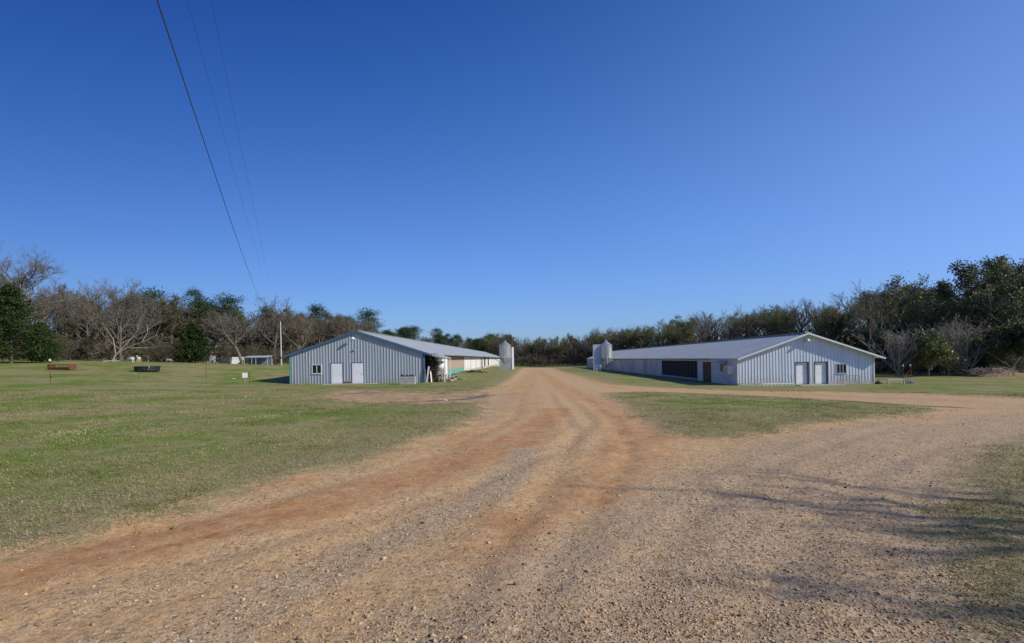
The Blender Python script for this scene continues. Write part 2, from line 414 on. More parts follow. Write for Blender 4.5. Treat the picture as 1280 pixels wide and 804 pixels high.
# ---------------------------------------------------------------- metal barns
def corr_mat(name, col, var, dirt):
    m = mat(name, col, .45, .15, spec=.4, var=var, vscale=.7, stretch=(1, 1, .35)); return m
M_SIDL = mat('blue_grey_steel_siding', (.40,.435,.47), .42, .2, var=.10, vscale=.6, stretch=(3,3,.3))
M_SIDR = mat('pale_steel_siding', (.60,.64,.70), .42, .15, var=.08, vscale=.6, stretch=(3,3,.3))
def grime(m, zb, zt, col=(.22,.15,.09)):
    """mud splash and rust marks on the sheets, low on the wall"""
    t = m.node_tree; N = t.nodes; L = t.links; b = N['Principled BSDF']; src = b.inputs['Base Color'].links[0].from_socket
    g = N.new('ShaderNodeNewGeometry'); sp = N.new('ShaderNodeSeparateXYZ'); L.new(g.outputs['Position'], sp.inputs[0])
    mr_ = N.new('ShaderNodeMapRange'); L.new(sp.outputs[2], mr_.inputs[0]); mr_.inputs[1].default_value = zb; mr_.inputs[2].default_value = zt; mr_.inputs[3].default_value = .62; mr_.inputs[4].default_value = 0
    n = N.new('ShaderNodeTexNoise'); n.inputs['Scale'].default_value = 2.5; n.inputs['Detail'].default_value = 7; n.inputs['Roughness'].default_value = .7
    mp = N.new('ShaderNodeMapping'); mp.inputs['Scale'].default_value = (1.6,1.6,.5); L.new(g.outputs['Position'], mp.inputs[0]); L.new(mp.outputs[0], n.inputs[0])
    r = N.new('ShaderNodeMapRange'); L.new(n.outputs[0], r.inputs[0]); r.inputs[1].default_value = .42; r.inputs[2].default_value = .7
    mu = N.new('ShaderNodeMath'); mu.operation = 'MULTIPLY'; L.new(mr_.outputs[0], mu.inputs[0]); L.new(r.outputs[0], mu.inputs[1])
    r2 = N.new('ShaderNodeMapRange'); L.new(n.outputs[0], r2.inputs[0]); r2.inputs[1].default_value = .66; r2.inputs[2].default_value = .76; r2.inputs[4].default_value = .35
    mx0 = N.new('ShaderNodeMath'); mx0.operation = 'MAXIMUM'; L.new(mu.outputs[0], mx0.inputs[0]); L.new(r2.outputs[0], mx0.inputs[1])
    mx = N.new('ShaderNodeMix'); mx.data_type = 'RGBA'; L.new(mx0.outputs[0], mx.inputs[0]); L.new(src, mx.inputs[6]); mx.inputs[7].default_value = (*col, 1); L.new(mx.outputs[2], b.inputs['Base Color'])
grime(M_SIDL, .4, 1.5); grime(M_SIDR, -.15, .9)
M_ROOF = mat('galvanised_roof_sheet', (.44,.47,.485), .42, .35, var=.12, vscale=.25, stretch=(1,3,1))
M_ROOFR = mat('weathered_roof_sheet', (.48,.495,.49), .5, .2, var=.10, vscale=.25, stretch=(1,3,1))
M_BLUE = mat('blue_painted_trim', (.075,.14,.23), .5)
M_GRTRIM = mat('green_corner_trim', (.05,.25,.17), .5)
M_WTRIM = mat('white_painted_trim', (.66,.66,.66), .6, var=.08)
M_DOOR = mat('white_painted_door', (.82,.81,.80), .55, var=.05)
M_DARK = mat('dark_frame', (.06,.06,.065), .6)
M_GLASS = mat('dark_window_glass', (.012,.014,.018), .08, spec=.6)
M_CONC = mat('pale_concrete', (.42,.39,.35), .95, var=.22, vscale=2, bump=.3)
M_BOARD = mat('whitewashed_board', (.72,.70,.68), .85, var=.12, vscale=1.2, stretch=(1,.3,2))
M_DIRTYB = mat('stained_white_curtain', (.74,.73,.72), .8, col2=(.50,.48,.46), vscale=.35)
M_TANC = mat('tan_curtain_cloth', (.36,.28,.22), .9, var=.1, vscale=1)
M_TEAL = mat('faded_teal_board', (.12,.34,.29), .8, var=.2, vscale=1.5)
M_MESHC = mat('black_curtain_cloth', (.035,.036,.042), .8, var=.3, vscale=2)
M_WOOD = mat('brown_weathered_wood', (.16,.10,.065), .9, var=.3, vscale=3)
M_GREYW = mat('grey_weathered_wood', (.36,.35,.34), .9, var=.2, vscale=3)
M_GALV = mat('galvanised_steel', (.50,.515,.52), .3, .6, var=.12, vscale=1.5, stretch=(1,1,.4))
M_GALVW = mat('white_weathered_sheet', (.50,.53,.57), .5, .2, var=.1, vscale=1.3)
M_RUST = mat('rusty_steel', (.13,.055,.026), .85, var=.35, vscale=6)
M_BLACKP = mat('black_plastic', (.02,.021,.023), .5)
M_WHITE = mat('white_enamel', (.78,.78,.78), .5)

def rib_profile(x0, x1, pitch=.305, h=.032):
    """x, depth offsets across a ribbed sheet"""
    P = []; x = x0
    while x < x1-.01:
        for fx, d in ((0, 0), (.62, 0), (.70, h), (.86, h), (.94, 0)):
            xx = x+fx*pitch
            if xx < x1: P.append((xx, d))
        x += pitch
    P.append((x1, 0)); return P
def ribbed_gable(x0, x1, xm, ze, zr, z0, y, cuts):
    """ribbed gable sheet facing -y; cuts = (xa,xb,za,zb) openings"""
    mb = MB(); P = rib_profile(x0, x1)
    xs = sorted(set([p[0] for p in P] + [c[0] for c in cuts] + [c[1] for c in cuts] + [xm]))
    px = [p[0] for p in P]; pd = [p[1] for p in P]
    top = lambda x: zr-(zr-ze)*abs(x-xm)/(x1-xm)
    for a, b in zip(xs[:-1], xs[1:]):
        if b-a < 1e-4: continue
        da, db = np.interp([a, b], px, pd); sp = [(z0, z0, top(a), top(b))]
        for c in cuts:
            if a >= c[0]-1e-4 and b <= c[1]+1e-4: sp = ([(z0, z0, c[2], c[2])] if c[2] > z0+.01 else []) + [(c[3], c[3], top(a), top(b))]
        for za, zb, zc, zd in sp:
            mb.add([(a, y-da, za), (b, y-db, zb), (b, y-db, zd), (a, y-da, zc)], [(0,1,2,3)])
    return mb
def ribbed_roof(xa, za, xb, zb, y0, y1, pitch=.9, h=.035, thick=.06):
    """one slope, ribs run down the slope; y along the barn"""
    mb = MB(); ys = []; y = y0
    while y < y1-.2:
        ys += [(y, 0), (y+pitch*.88, 0), (y+pitch*.92, h), (y+pitch*.97, h)]; y += pitch
    ys = [(a, d) for a, d in ys if a < y1] + [(y1, 0)]
    dx, dz = xb-xa, zb-za; l = math.hypot(dx, dz); nx, nz = -dz/l, dx/l
    if nz < 0: nx, nz = -nx, -nz
    for (a, da), (b, db) in zip(ys[:-1], ys[1:]):
        mb.add([(xa+nx*da, a, za+nz*da), (xb+nx*da, a, zb+nz*da), (xb+nx*db, b, zb+nz*db), (xa+nx*db, b, za+nz*db)], [(0,1,2,3)])
    mb.add([(xa,y0,za-.002),(xb,y0,zb-.002),(xb,y0,zb-thick),(xa,y0,za-thick),(xa,y1,za-.002),(xb,y1,zb-.002),(xb,y1,zb-thick),(xa,y1,za-thick)],
           [(0,1,2,3),(4,7,6,5),(1,5,6,2),(3,2,6,7),(0,3,7,4),(0,4,5,1)])
    return mb
def door(parent, x0, x1, z0, z1, y, md, frame=M_DARK, rec=.0, knob=1):
    f = MB(); w_ = .06
    f.box(x0-w_, x0, y-.045, y+.15, z0, z1+w_); f.box(x1, x1+w_, y-.045, y+.15, z0, z1+w_); f.box(x0, x1, y-.045, y+.15, z1, z1+w_)
    d = MB().box(x0+.003, x1-.003, y+rec-.02, y+rec+.03, z0+.01, z1-.003)
    for (a, b, c, e) in ((.15,.85,.08,.42), (.15,.85,.5,.92)):   # pressed panels
        xx0, xx1 = x0+(x1-x0)*a, x0+(x1-x0)*b; zz0, zz1 = z0+(z1-z0)*c, z0+(z1-z0)*e
        d.box(xx0, xx1, y+rec-.028, y+rec-.0201, zz0, zz1)
    do = d.build('door', md, parent); f.build('frame', frame, do)
    kx = x1-.1 if knob > 0 else x0+.1
    k = MB().lathe([(0,0),(.03,.0),(.035,.04),(.02,.07),(0,.075)], k=10)
    ko = k.build('handle', M_GALV, do); ko.location = (kx, y+rec-.02, z0+1.0); ko.rotation_euler = (R(90), 0, 0)
    return do
def window(parent, x0, x1, z0, z1, y, frame=M_WTRIM, bars=1):
    f = MB(); w_ = .07
    f.box(x0-w_, x0, y-.06, y+.1, z0-w_, z1+w_); f.box(x1, x1+w_, y-.06, y+.1, z0-w_, z1+w_)
    f.box(x0, x1, y-.06, y+.1, z1, z1+w_); f.box(x0, x1, y-.06, y+.1, z0-w_, z0)
    for i in range(bars):
        xm = x0+(x1-x0)*(i+1)/(bars+1); f.box(xm-.03, xm+.03, y-.04, y+.05, z0, z1)
    fo = f.build('window', frame, parent)
    MB().box(x0, x1, y-.012, y+.01, z0, z1).build('pane', M_GLASS, fo)
    MB().box(x0-.1, x1+.1, y-.10, y-.061, z0-.1, z0-w_-.002).build('sill', frame, fo)
    return fo
def flood(parent, x, y, z):
    m = MB().box(x-.05, x+.05, y-.06, y, z-.08, z+.08); m.tube([(x, y-.05, z), (x, y-.32, z+.12), (x, y-.42, z+.05)], .018, 6)
    o = m.build('lamp_bracket', M_GALV, parent)
    l = MB().lathe([(.02,.12),(.10,.10),(.19,-.03),(.21,-.12),(.17,-.115),(.05,.06)], (x, y-.45, z-.02), 14)
    l.build('lamp_shade', M_WHITE, o, True)
    return o

# --- left barn
LB = empty('poultry_barn', (-17.55, 54, .4), 0, 'long blue grey metal barn with two white doors, left of the road', 'barn')
def child_of(root):   # parts are built in world coordinates, keep them there
    for o in root.children: o.location = o.location - root.location
def fin(root):
    for o in root.children: o.matrix_parent_inverse = Matrix.Translation(-Vector(root.location))
x0, x1, xm, y0, y1 = -24.8, -10.6, -17.7, 54.0, 229.0
zb, ze, zr = .28, 3.58, 5.93
doorsL = [(-20.42,-19.22,.44,2.58), (-18.22,-17.0,.44,2.58)]; winL = (-22.4,-21.5,1.58,2.42)
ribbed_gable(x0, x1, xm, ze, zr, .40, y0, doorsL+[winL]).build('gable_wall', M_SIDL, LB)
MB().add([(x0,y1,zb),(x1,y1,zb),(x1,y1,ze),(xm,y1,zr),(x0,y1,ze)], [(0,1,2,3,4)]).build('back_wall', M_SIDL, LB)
for d in doorsL: door(LB, *d, y0, M_DOOR, M_BLUE)
window(LB, *winL, y0)
flood(LB, -17.95, y0-.03, 5.2)
MB().box(-18.1, -17.85, y0-.12, y0-.035, 3.85, 4.0).build('junction_box', M_GALV, LB)
MB().box(-19.1, -18.4, y0-.05, y0-.033, .42, .62).build('kick_board', M_WOOD, LB)
MB().box(x0+.05, x1-.05, y0-.02, y0+.25, -.3, .398).build('foundation', M_CONC, LB)
MB().box(x0-.03, x0+.06, y0-.08, y0+.06, .2, ze).build('corner_trim', M_GRTRIM, LB)
MB().box(x1-.14, x1+.04, y0-.08, y0+.06, .2, ze+.05).build('corner_trim', M_BLUE, LB)
sl_ = (zr-ze)/(x1-xm); ov = .85; yo = .22
for sgn in (-1, 1):
    xe = xm+sgn*(x1-xm+ov); zE = zr-sl_*(x1-xm+ov)+.06
    ribbed_roof(xm, zr+.07, xe, zE, y0-yo, y1+.3).build('roof', M_ROOF, LB)
    MB().prism([(xm, zr+.06), (xe, zE-.008), (xe, zE-.22), (xm, zr-.15)] if sgn > 0 else [(xe, zE-.008), (xm, zr+.06), (xm, zr-.15), (xe, zE-.22)], y0-yo-.03, y0-yo-.002).build('fascia', M_BLUE, LB)
MB().obox((xm, (y0+y1)/2, zr+.10), .5, y1-y0+.6, .03).build('ridge_cap', M_ROOF, LB)
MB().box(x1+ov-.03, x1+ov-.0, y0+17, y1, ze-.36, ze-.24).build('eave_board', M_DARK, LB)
# far side wall, closed
MB().box(x0-.02, x0+.06, y0+.02, y1-.02, -.1, ze).build('side_wall', M_SIDL, LB)
# road-side wall: sections
X = x1
def wall(y_a, y_b, z_a, z_b, m, name='side_wall', th=.08, off=0):
    return MB().box(X-th+off, X+off, y_a, y_b, z_a, z_b).build(name, m, LB)
wall(54.06, 54.5, -.2, ze, M_BOARD, off=-.01)
wall(57.2, 59.4, -.2, ze, M_BOARD); wall(59.4, 62.2, 2.3, ze, M_BOARD); wall(62.2, 65, -.2, ze, M_TANC)
wall(65, 69.2, -.2, 3.1, M_BOARD, 'door_surround', .1, .12)
MB().box(X+.125, X+.14, 66.2, 67.6, .6, 2.6).build('louvre', M_GREYW, LB)
c = wall(69.2, 89, 1.35, ze-.05, M_TANC, 'curtain', .05)
wall(69.2, 89, .35, 1.34, M_TEAL, 'lower_panel', .06, .03)
wall(69.2, 89, -.3, .34, M_BOARD, 'sill_board', .1, .06)
wall(89, 133, -.3, ze, M_DIRTYB, 'side_wall'); wall(137, 146, -.3, ze, M_DIRTYB); wall(150, 228.9, -.3, ze, M_DIRTYB)
wall(89.0, 228.9, -.3, .95, M_CONC, 'foundation', .05, .04)
for yy in (89, 100, 111, 122, 132.9, 137, 146, 150, 165, 180, 200): wall(yy-.12, yy+.12, .2, ze-.05, M_GREYW, 'post', .08, .06)
# room divider inside and dark cross wall so that the openings look into depth
MB().box(x0+.3, x1-.2, 68, 68.1, 0, ze).build('inner_wall', M_WOOD, LB)
MB().box(x0+.1, x1-.1, y0+.3, y1-.1, .2, .3).build('floor', M_CONC, LB)
for yy in (56.9, 62.1): wall(yy-.07, yy+.07, 0, ze, M_WOOD, 'post', .1, .05)
# blown-down awning over the openings
MB().add([(X,54.4,3.45),(X,62.5,3.4),(X+1.1,62,2.95),(X+1.2,57,3.05)], [(0,1,2,3)]).build('awning', M_WTRIM, LB)
P0, P1 = (x1+.8, 3.39), (x1+2.2, 2.93)
ribbed_roof(P0[0], P0[1], P1[0], P1[1], y0-.2, y0+4.6).build('porch_roof', M_ROOF, LB)
MB().prism([(P0[0], P0[1]-.01), (P1[0], P1[1]-.01), (P1[0], P1[1]-.15), (P0[0], P0[1]-.2)], y0-.25, y0-.202).build('fascia', M_ROOF, LB)
for yy in (y0+.1, y0+4.4): MB().box(P1[0]-.16, P1[0]-.06, yy-.05, yy+.05, .1, P1[1]-.08).build('post', M_BOARD, LB)
fin(LB)

# --- right barn
RB = empty('poultry_barn', (28, 51, -.4), 0, 'long pale metal barn with white gable and black curtained side, right of the road', 'barn')
x0, x1, y0, y1 = 21.15, 34.75, 51.0, 174.0; xm = (x0+x1)/2+.05
zb, ze, zr = -.4, 2.38, 4.70
doorsR = [(26.95,28.2,-.36,1.82), (28.85,30.1,-.36,1.82)]; winR = (31.05,31.95,.72,1.56)
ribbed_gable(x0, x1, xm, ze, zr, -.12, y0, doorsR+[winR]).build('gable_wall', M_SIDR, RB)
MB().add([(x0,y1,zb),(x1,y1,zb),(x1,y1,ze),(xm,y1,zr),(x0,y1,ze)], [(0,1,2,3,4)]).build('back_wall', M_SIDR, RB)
for d in doorsR: door(RB, *d, y0, M_DOOR, M_DARK, .16)
window(RB, *winR, y0, M_GALV, 2)
flood(RB, 27.95, y0-.03, 4.05)
for a, b in ((x0+.05, 26.88), (28.27, 28.78), (30.17, x1-.05)): MB().box(a, b, y0-.03, y0+.2, -.75, -.122).build('foundation', M_CONC, RB)
MB().box(x0-.03, x0+.07, y0-.07, y0+.05, -.15, ze).build('corner_trim', M_WTRIM, RB)
MB().box(x1-.07, x1+.03, y0-.07, y0+.05, -.15, ze).build('corner_trim', M_WTRIM, RB)
sl_ = (zr-ze)/(x1-xm); yo = .62
for sgn in (-1, 1):
    ov = .75 if sgn > 0 else .3
    xe = xm+sgn*(x1-xm+ov); zE = zr-sl_*(x1-xm+ov)+.06
    ribbed_roof(xm, zr+.07, xe, zE, y0-yo, y1+.3).build('roof', M_ROOFR, RB)
    MB().prism([(xm, zr+.06), (xe, zE-.008), (xe, zE-.17), (xm, zr-.11)] if sgn > 0 else [(xe, zE-.008), (xm, zr+.06), (xm, zr-.11), (xe, zE-.17)], y0-yo-.03, y0-yo-.002).build('fascia', M_WTRIM, RB)
    MB().add([(xm, y0-yo, zr-.02), (xe, y0-yo, zE-.09), (xe, y0, zE-.09), (xm, y0, zr-.02)], [(0,1,2,3)]).build('soffit', M_WTRIM, RB)
MB().obox((xm, (y0+y1)/2, zr+.10), .5, y1-y0+.9, .03).build('ridge_cap', M_ROOFR, RB)
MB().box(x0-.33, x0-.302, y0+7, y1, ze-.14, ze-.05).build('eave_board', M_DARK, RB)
MB().box(x1-.06, x1+.02, y0+.02, y1-.02, -.9, ze).build('side_wall', M_SIDR, RB)
X = x0
def wallr(y_a, y_b, z_a, z_b, m, name='side_wall', th=.08, off=0):
    return MB().box(X-off, X-off+th, y_a, y_b, z_a, z_b).build(name, m, RB)
wallr(51.06, 53.5, -.8, ze-.02, M_BOARD); wallr(55.3, 58.2, -.8, ze-.02, M_BOARD); wallr(53.5, 55.3, -.8, .95, M_BOARD); wallr(53.5, 55.3, 1.75, ze-.02, M_BOARD)
wf = MB().box(X-.06,X+.02,53.42,53.5,.87,1.83); wf.box(X-.06,X+.02,55.3,55.38,.87,1.83); wf.box(X-.06,X+.02,53.5,55.3,1.75,1.83); wf.box(X-.06,X+.02,53.5,55.3,.87,.95); wf.box(X-.03,X+.02,54.37,54.43,.95,1.75)
wo = wf.build('window', M_WTRIM, RB); MB().box(X+.03,X+.05,53.5,55.3,.95,1.75).build('pane', M_GLASS, wo)
ac = MB().box(X-.55,X-.002,51.9,52.9,.75,1.6); aco = ac.build('air_conditioner', M_WHITE, RB)
g_ = MB()
for i in range(7): g_.box(X-.565, X-.552, 51.98, 52.82, .82+i*.1, .86+i*.1)
g_.build('grille', M_GREYW, aco)
MB().add([(X-.05,53.2,2.1),(X-.05,55.6,2.1),(X-.7,55.6,1.85),(X-.7,53.2,1.85),(X-.05,53.2,2.06),(X-.05,55.6,2.06),(X-.7,55.6,1.81),(X-.7,53.2,1.81)],[(0,1,2,3),(7,6,5,4),(3,2,6,7),(0,3,7,4),(1,5,6,2)]).build('window_hood', mat('pale_blue_hood', (.42,.52,.60), .5), RB)
wallr(58.2, 61.0, -.8, 1.95, M_WOOD, 'plank_door', .06, -.08); wallr(58.2, 61, 1.95, ze-.02, M_BOARD)
wallr(61.0, 62.8, -.8, ze-.02, M_BOARD)
wallr(62.8, 79.2, -.8, -.1, mat('pale_teal_board', (.34,.42,.42), .8, var=.15), 'lower_wall', .1, .02)
wallr(62.8, 79.2, -.1, 2.05, M_MESHC, 'curtain', .03, -.1); wallr(62.8, 79.2, 2.05, ze-.02, M_BOARD, 'top_board')
for i in range(12): yy = 64+i*1.3; wallr(yy-.04, yy+.04, -.1, 2.05, M_WOOD, 'post', .06, -.02)
wallr(79.2, 173.9, -.8, ze-.02, M_DIRTYB)
for yy in (79.2, 90, 101, 112, 125, 140, 155): wallr(yy-.1, yy+.1, -.8, ze-.05, M_WTRIM if yy < 80 else M_GREYW, 'post', .08, .05)
fin(RB)
# door pads
def slab(px0, px1, y_a, y_b, zt, label):
    t = MB().box(px0, px1, y_a, y_b, zt-.25, zt); o = t.build('concrete_slab', M_CONC); tag(o, kind='structure'); o['label'] = label
slab(26.6, 31.0, 49.4, 50.94, -.37, 'concrete step before the white barn doors')
slab(-21.0, -15.5, 52.7, 53.9, .43, 'pale concrete strip before the blue barn doors')

# ---------------------------------------------------------------- feed bins
def feed_bin(loc, rz, label, panel_side, panel_front):
    t = empty('feed_silo', loc, rz, label, 'silo', 'feed silos beside the barns'); r = 1.38; zc, zt = 2.9, 5.9
    prof = []
    z = zc
    while z < zt: prof += [(r, z), (r+.02, z+.04)]; z += .1
    body = MB().lathe(prof+[(r, zt)], k=36).build('bin_body', M_GALV, t, True)
    b2 = MB()
    for z in (zc, zc+1, zc+2, zt): b2.lathe([(r+.015,z-.03),(r+.045,z-.02),(r+.045,z+.02),(r+.015,z+.03)], k=36)
    b2.build('band', M_GALV, body)
    rp = MB().lathe([(r+.08, zt), (r+.02, zt+.04), (.32, zt+.85), (.28,zt+.9),(.26, zt+1.02), (.05, zt+1.12), (.0, zt+1.13)], k=18).build('bin_roof', M_GALV, t)
    MB().lathe([(.06, zt+1.1), (.06, zt+1.3), (0, zt+1.31)], k=8).build('vent_cap', M_GALV, rp)
    MB().lathe([(r, zc), (.22, .75), (.22, .55), (0, .54)], k=24).build('hopper', M_GALV, t, False)
    for i in range(6):
        a = pi/6+i*pi/3; MB().tube([(r*cos(a)*1.04, r*sin(a)*1.04, -.15), (r*cos(a)*1.02, r*sin(a)*1.02, zc+.5)], .055, 6).build('leg', M_GALVW, t)
    br = MB()
    for i in range(6):
        a, b = pi/6+i*pi/3, pi/6+(i+1)*pi/3
        br.tube([(r*cos(a), r*sin(a), .4), (r*cos(b), r*sin(b), 2.6)], .025, 5); br.tube([(r*cos(b), r*sin(b), .4), (r*cos(a), r*sin(a), 2.6)], .025, 5)
    br.build('brace', M_GALVW, t)
    ld = MB(); 
    for s in (-.2, .2): ld.tube([(s-.3, -r-.1, .9), (s-.3, -r-.1, zt)], .02, 5)
    for i in range(16): ld.tube([(-.5, -r-.1, 1+i*.3), (-.1, -r-.1, 1+i*.3)], .014, 5)
    ld.build('ladder', M_GALVW, t)
    s = panel_side
    pn = MB().box(-.75, .75, -.04, .04, 0, 6.15) if False else MB()
    P = rib_profile(-.8, .8, .2, .02)
    for (a, da), (b, db) in zip(P[:-1], P[1:]): pn.add([(a, -.1-da, 0), (b, -.1-db, 0), (b, -.1-db, 5.9), (a, -.1-da, 5.9)], [(0,1,2,3)])
    pn.box(-.8, .8, -.099, .02, 0, 5.9); pn.box(-.86, -.8, -.12, 1.2, 0, 6.0); pn.box(.8, .86, -.12, 1.2, 0, 6.0); pn.box(-.86,.86,-.14,1.2,5.92,6.05)
    po = pn.build('sheet_housing', M_GALVW, t); po.location = (s*(r+.75), panel_front, 0)
    if s > 0: po.location = (r+.45, .2, 0); po.rotation_euler = (0, 0, R(62)); po.scale = (.55, .35, .9)
    # auger tube to the barn
    MB().tube([(0,0,.6), (s*-2.5 if s > 0 else 2.3, 2.2, 2.55)], .07, 8).build('auger', M_GALVW, t)
    return t
sx, sy = 18.75, 118
feed_bin((sx, sy, bh(sx, sy)), 0, 'galvanised feed silo with white sheet housing, by the pale barn', -1, -.4)
sx, sy = -4.75, 124.5
t = feed_bin((sx, sy, bh(sx, sy)), 0, 'galvanised feed silo with sheeted base, by the far end of the blue barn', 1, 0)
# sheeted base on the left silo
q = MB()
for (a, da), (b, db) in zip(rib_profile(-1.35, 1.35, .22, .02)[:-1], rib_profile(-1.35, 1.35, .22, .02)[1:]):
    q.add([(a, -1.5-da, 0), (b, -1.5-db, 0), (b, -1.5-db, 1.0+1.5*abs(b)/1.35), (a, -1.5-da, 1.0+1.5*abs(a)/1.35)], [(0,1,2,3)])
q.box(-1.35, 1.35, -1.499, -1.45, 0, .95)
q.build('base_sheet', M_GALV, t)

# ---------------------------------------------------------------- trees
rng = random.Random(11)
def rot_off(d, ang, rg):
    a = Vector((rg.gauss(0,1), rg.gauss(0,1), rg.gauss(0,1))); p = (a - d*a.dot(d)).normalized()
    return (d*cos(ang)+p*sin(ang)).normalized()
def grow(seed, H, r0, counts, ratio, ang, trunk_frac=.35, wig=.16, up=.10, lean=0, start=.3, flat=1.0, L1=None, seg0=7):
    rg = random.Random(seed); segs = []
    def br(p, d, L, r, lvl):
        ns = seg0 if lvl == 0 else (5 if lvl == 1 else 3 if lvl < len(counts) else 2); pts = [p]; rs = [r]; sl = L/ns; dd = d.copy()
        rend = r*(.30 if lvl == 0 else .35)
        for i in range(ns):
            dd = (dd + Vector((rg.gauss(0,wig), rg.gauss(0,wig), rg.gauss(0,wig)*.7+up*(1 if lvl else .4)))).normalized()
            q = pts[-1]+dd*sl; rn = r+(rend-r)*(i+1)/ns
            segs.append((pts[-1], q, rs[-1], rn, lvl)); pts.append(q); rs.append(rn)
        if lvl >= len(counts): return
        n = counts[lvl]
        for i in range(n):
            t0 = start if lvl == 0 else .18
            t = t0+(1-t0)*(i+rg.random()*.9)/n; k = min(int(t*ns), ns-1); f = t*ns-k
            pp = pts[k].lerp(pts[k+1], f); di = (pts[k+1]-pts[k]).normalized(); rr = rs[k]*.62
            a = R(rg.uniform(*ang)); nd = rot_off(di, a, rg)
            if lvl == 0:
                az = i*2.4+rg.uniform(-.5,.5); nd = Vector((cos(az)*sin(a), sin(az)*sin(a), cos(a)*flat)).normalized()
            LL = (L1 or H*.55)*(1.05-.62*t)*rg.uniform(.75,1.15) if lvl == 0 else L*ratio*(1.15-.6*t)*rg.uniform(.65,1.2)
            br(pp, nd, LL, max(.0085, min(rr, .11 if lvl == 1 else rr)), lvl+1)
    br(Vector((0,0,-.2)), Vector((lean,0,1)).normalized(), H*(.72), r0, 0)
    return segs
def segs_mesh(name, segs, k):
    A = np.array([s[0] for s in segs]); B = np.array([s[1] for s in segs]); ra = np.array([s[2] for s in segs]); rb = np.array([s[3] for s in segs])
    d = B-A; d /= np.linalg.norm(d, axis=1)[:,None]+1e-9
    a = np.where(np.abs(d[:,2:3]) < .9, np.array([[0,0,1.]]), np.array([[1.,0,0]])); u = np.cross(d, a); u /= np.linalg.norm(u, axis=1)[:,None]; v = np.cross(d, u)
    n = len(segs); V = np.zeros((n, 2*k, 3))
    for j in range(k):
        t = 2*pi*j/k; o = u*cos(t)+v*sin(t); V[:,j] = A+o*ra[:,None]; V[:,k+j] = B+o*rb[:,None]
    F = []; base = (np.arange(n)*2*k)[:,None]
    for j in range(k): F.append(base+np.array([[j, (j+1)%k, k+(j+1)%k, k+j]]))
    return np_mesh(name, V.reshape(-1,3), np.concatenate(F))
def leaf_arrays(C, size, rs, droop=0):
    n = len(C); u = rs.normal(size=(n,3)); u /= np.linalg.norm(u, axis=1)[:,None]; w_ = rs.normal(size=(n,3)); v = np.cross(u, w_); v /= np.linalg.norm(v, axis=1)[:,None]
    s = size*(.6+.8*rs.rand(n))[:,None]
    V = np.stack([C-u*s, C+v*s*.45, C+u*s, C-v*s*.45], 1)
    F = np.arange(n*4).reshape(n,4); return V.reshape(-1,3), F
def leaves(name, C, size, seed):
    rs = np.random.RandomState(seed); V, F = leaf_arrays(np.array(C), size, rs); return np_mesh(name, V, F)
def scatter_on(segs, minlvl, per, jit, seed, keep=None):
    rs = np.random.RandomState(seed); L = [s for s in segs if s[4] >= minlvl]
    A = np.array([s[0] for s in L]); B = np.array([s[1] for s in L])
    if per < 1: m_ = rs.rand(len(L)) < per; A, B = A[m_], B[m_]; per = 1
    A = np.repeat(A, int(per), 0); B = np.repeat(B, int(per), 0); t = rs.rand(len(A), 1)
    return A+(B-A)*t+rs.normal(size=A.shape)*jit

B_DK = mat('dark_grey_bark', (.115,.095,.08), .95, var=.3, vscale=2)
B_GR = mat('pale_grey_bark', (.30,.27,.235), .95, var=.25, vscale=2)
B_MD = mat('grey_brown_bark', (.145,.125,.10), .95, var=.25, vscale=2)
TWIG = island_mat('grey_brown_twigs', [(.095,.082,.062),(.155,.138,.108),(.23,.205,.168)], .95)
TWIGR = island_mat('reddish_brown_twigs', [(.095,.078,.05),(.15,.125,.085),(.13,.12,.08)], .95)
TWIGP = island_mat('pale_twigs', [(.26,.225,.19),(.36,.32,.28),(.22,.19,.155)], .95)
LF_DK = island_mat('dark_evergreen_leaves', [(.05,.066,.022),(.085,.105,.038),(.14,.16,.07)], .5, .5, .35)
LF_OL = island_mat('olive_leaves', [(.08,.095,.032),(.13,.145,.05),(.21,.215,.095)], .5, .45, .25)
LF_PN = island_mat('pine_needles', [(.025,.048,.018),(.045,.075,.025),(.07,.10,.035)], .7, .2, .15)
LF_CD = island_mat('cedar_needles', [(.015,.030,.010),(.030,.055,.015),(.065,.095,.025)], .75, .2, .15)
LF_BUD = island_mat('spring_buds', [(.13,.15,.045),(.20,.22,.07),(.16,.16,.075)], .8, .2, .3)
LF_DRY = island_mat('dead_leaves', [(.11,.09,.05),(.165,.14,.075),(.10,.105,.045)], .9, .1, .2)

PROTO = {}
def proto(kind, name, parts):
    t = empty(name, (0, 0, 0)); 
    for nm, me, m in parts: link(nm, me, m, t)
    PROTO[kind] = t; t['used'] = 0; del t['used']; return t
def bare(kind, seed, H, bark, tw, **kw):
    a = dict(counts=[9,8,7,5], ratio=.52, ang=(28,62)); a.update(kw)
    sg = grow(seed, H, H*.018, a.pop('counts'), a.pop('ratio'), a.pop('ang'), **a)
    parts = [('trunk', segs_mesh('trunk', [s for s in sg if s[4] <= 1], 7), bark), ('crown', segs_mesh('crown', [s for s in sg if s[4] > 1], 3), tw)]
    return sg, parts
print('trees...')
_, p = bare('bareA', 1, 14, B_DK, TWIG, up=.13); proto('bareA', 'bare_tree', p)
_, p = bare('bareB', 2, 14, B_DK, TWIGR, ang=(22,50), up=.16); proto('bareB', 'bare_tree', p)
_, p = bare('bareC', 3, 13, B_MD, TWIG, ang=(35,70), up=.10, counts=[10,8,7,5]); proto('bareC', 'bare_tree', p)
_, p = bare('bareD', 4, 15, B_DK, TWIGR, ang=(25,55), counts=[11,7,6,5], start=.22); proto('bareD', 'bare_tree', p)
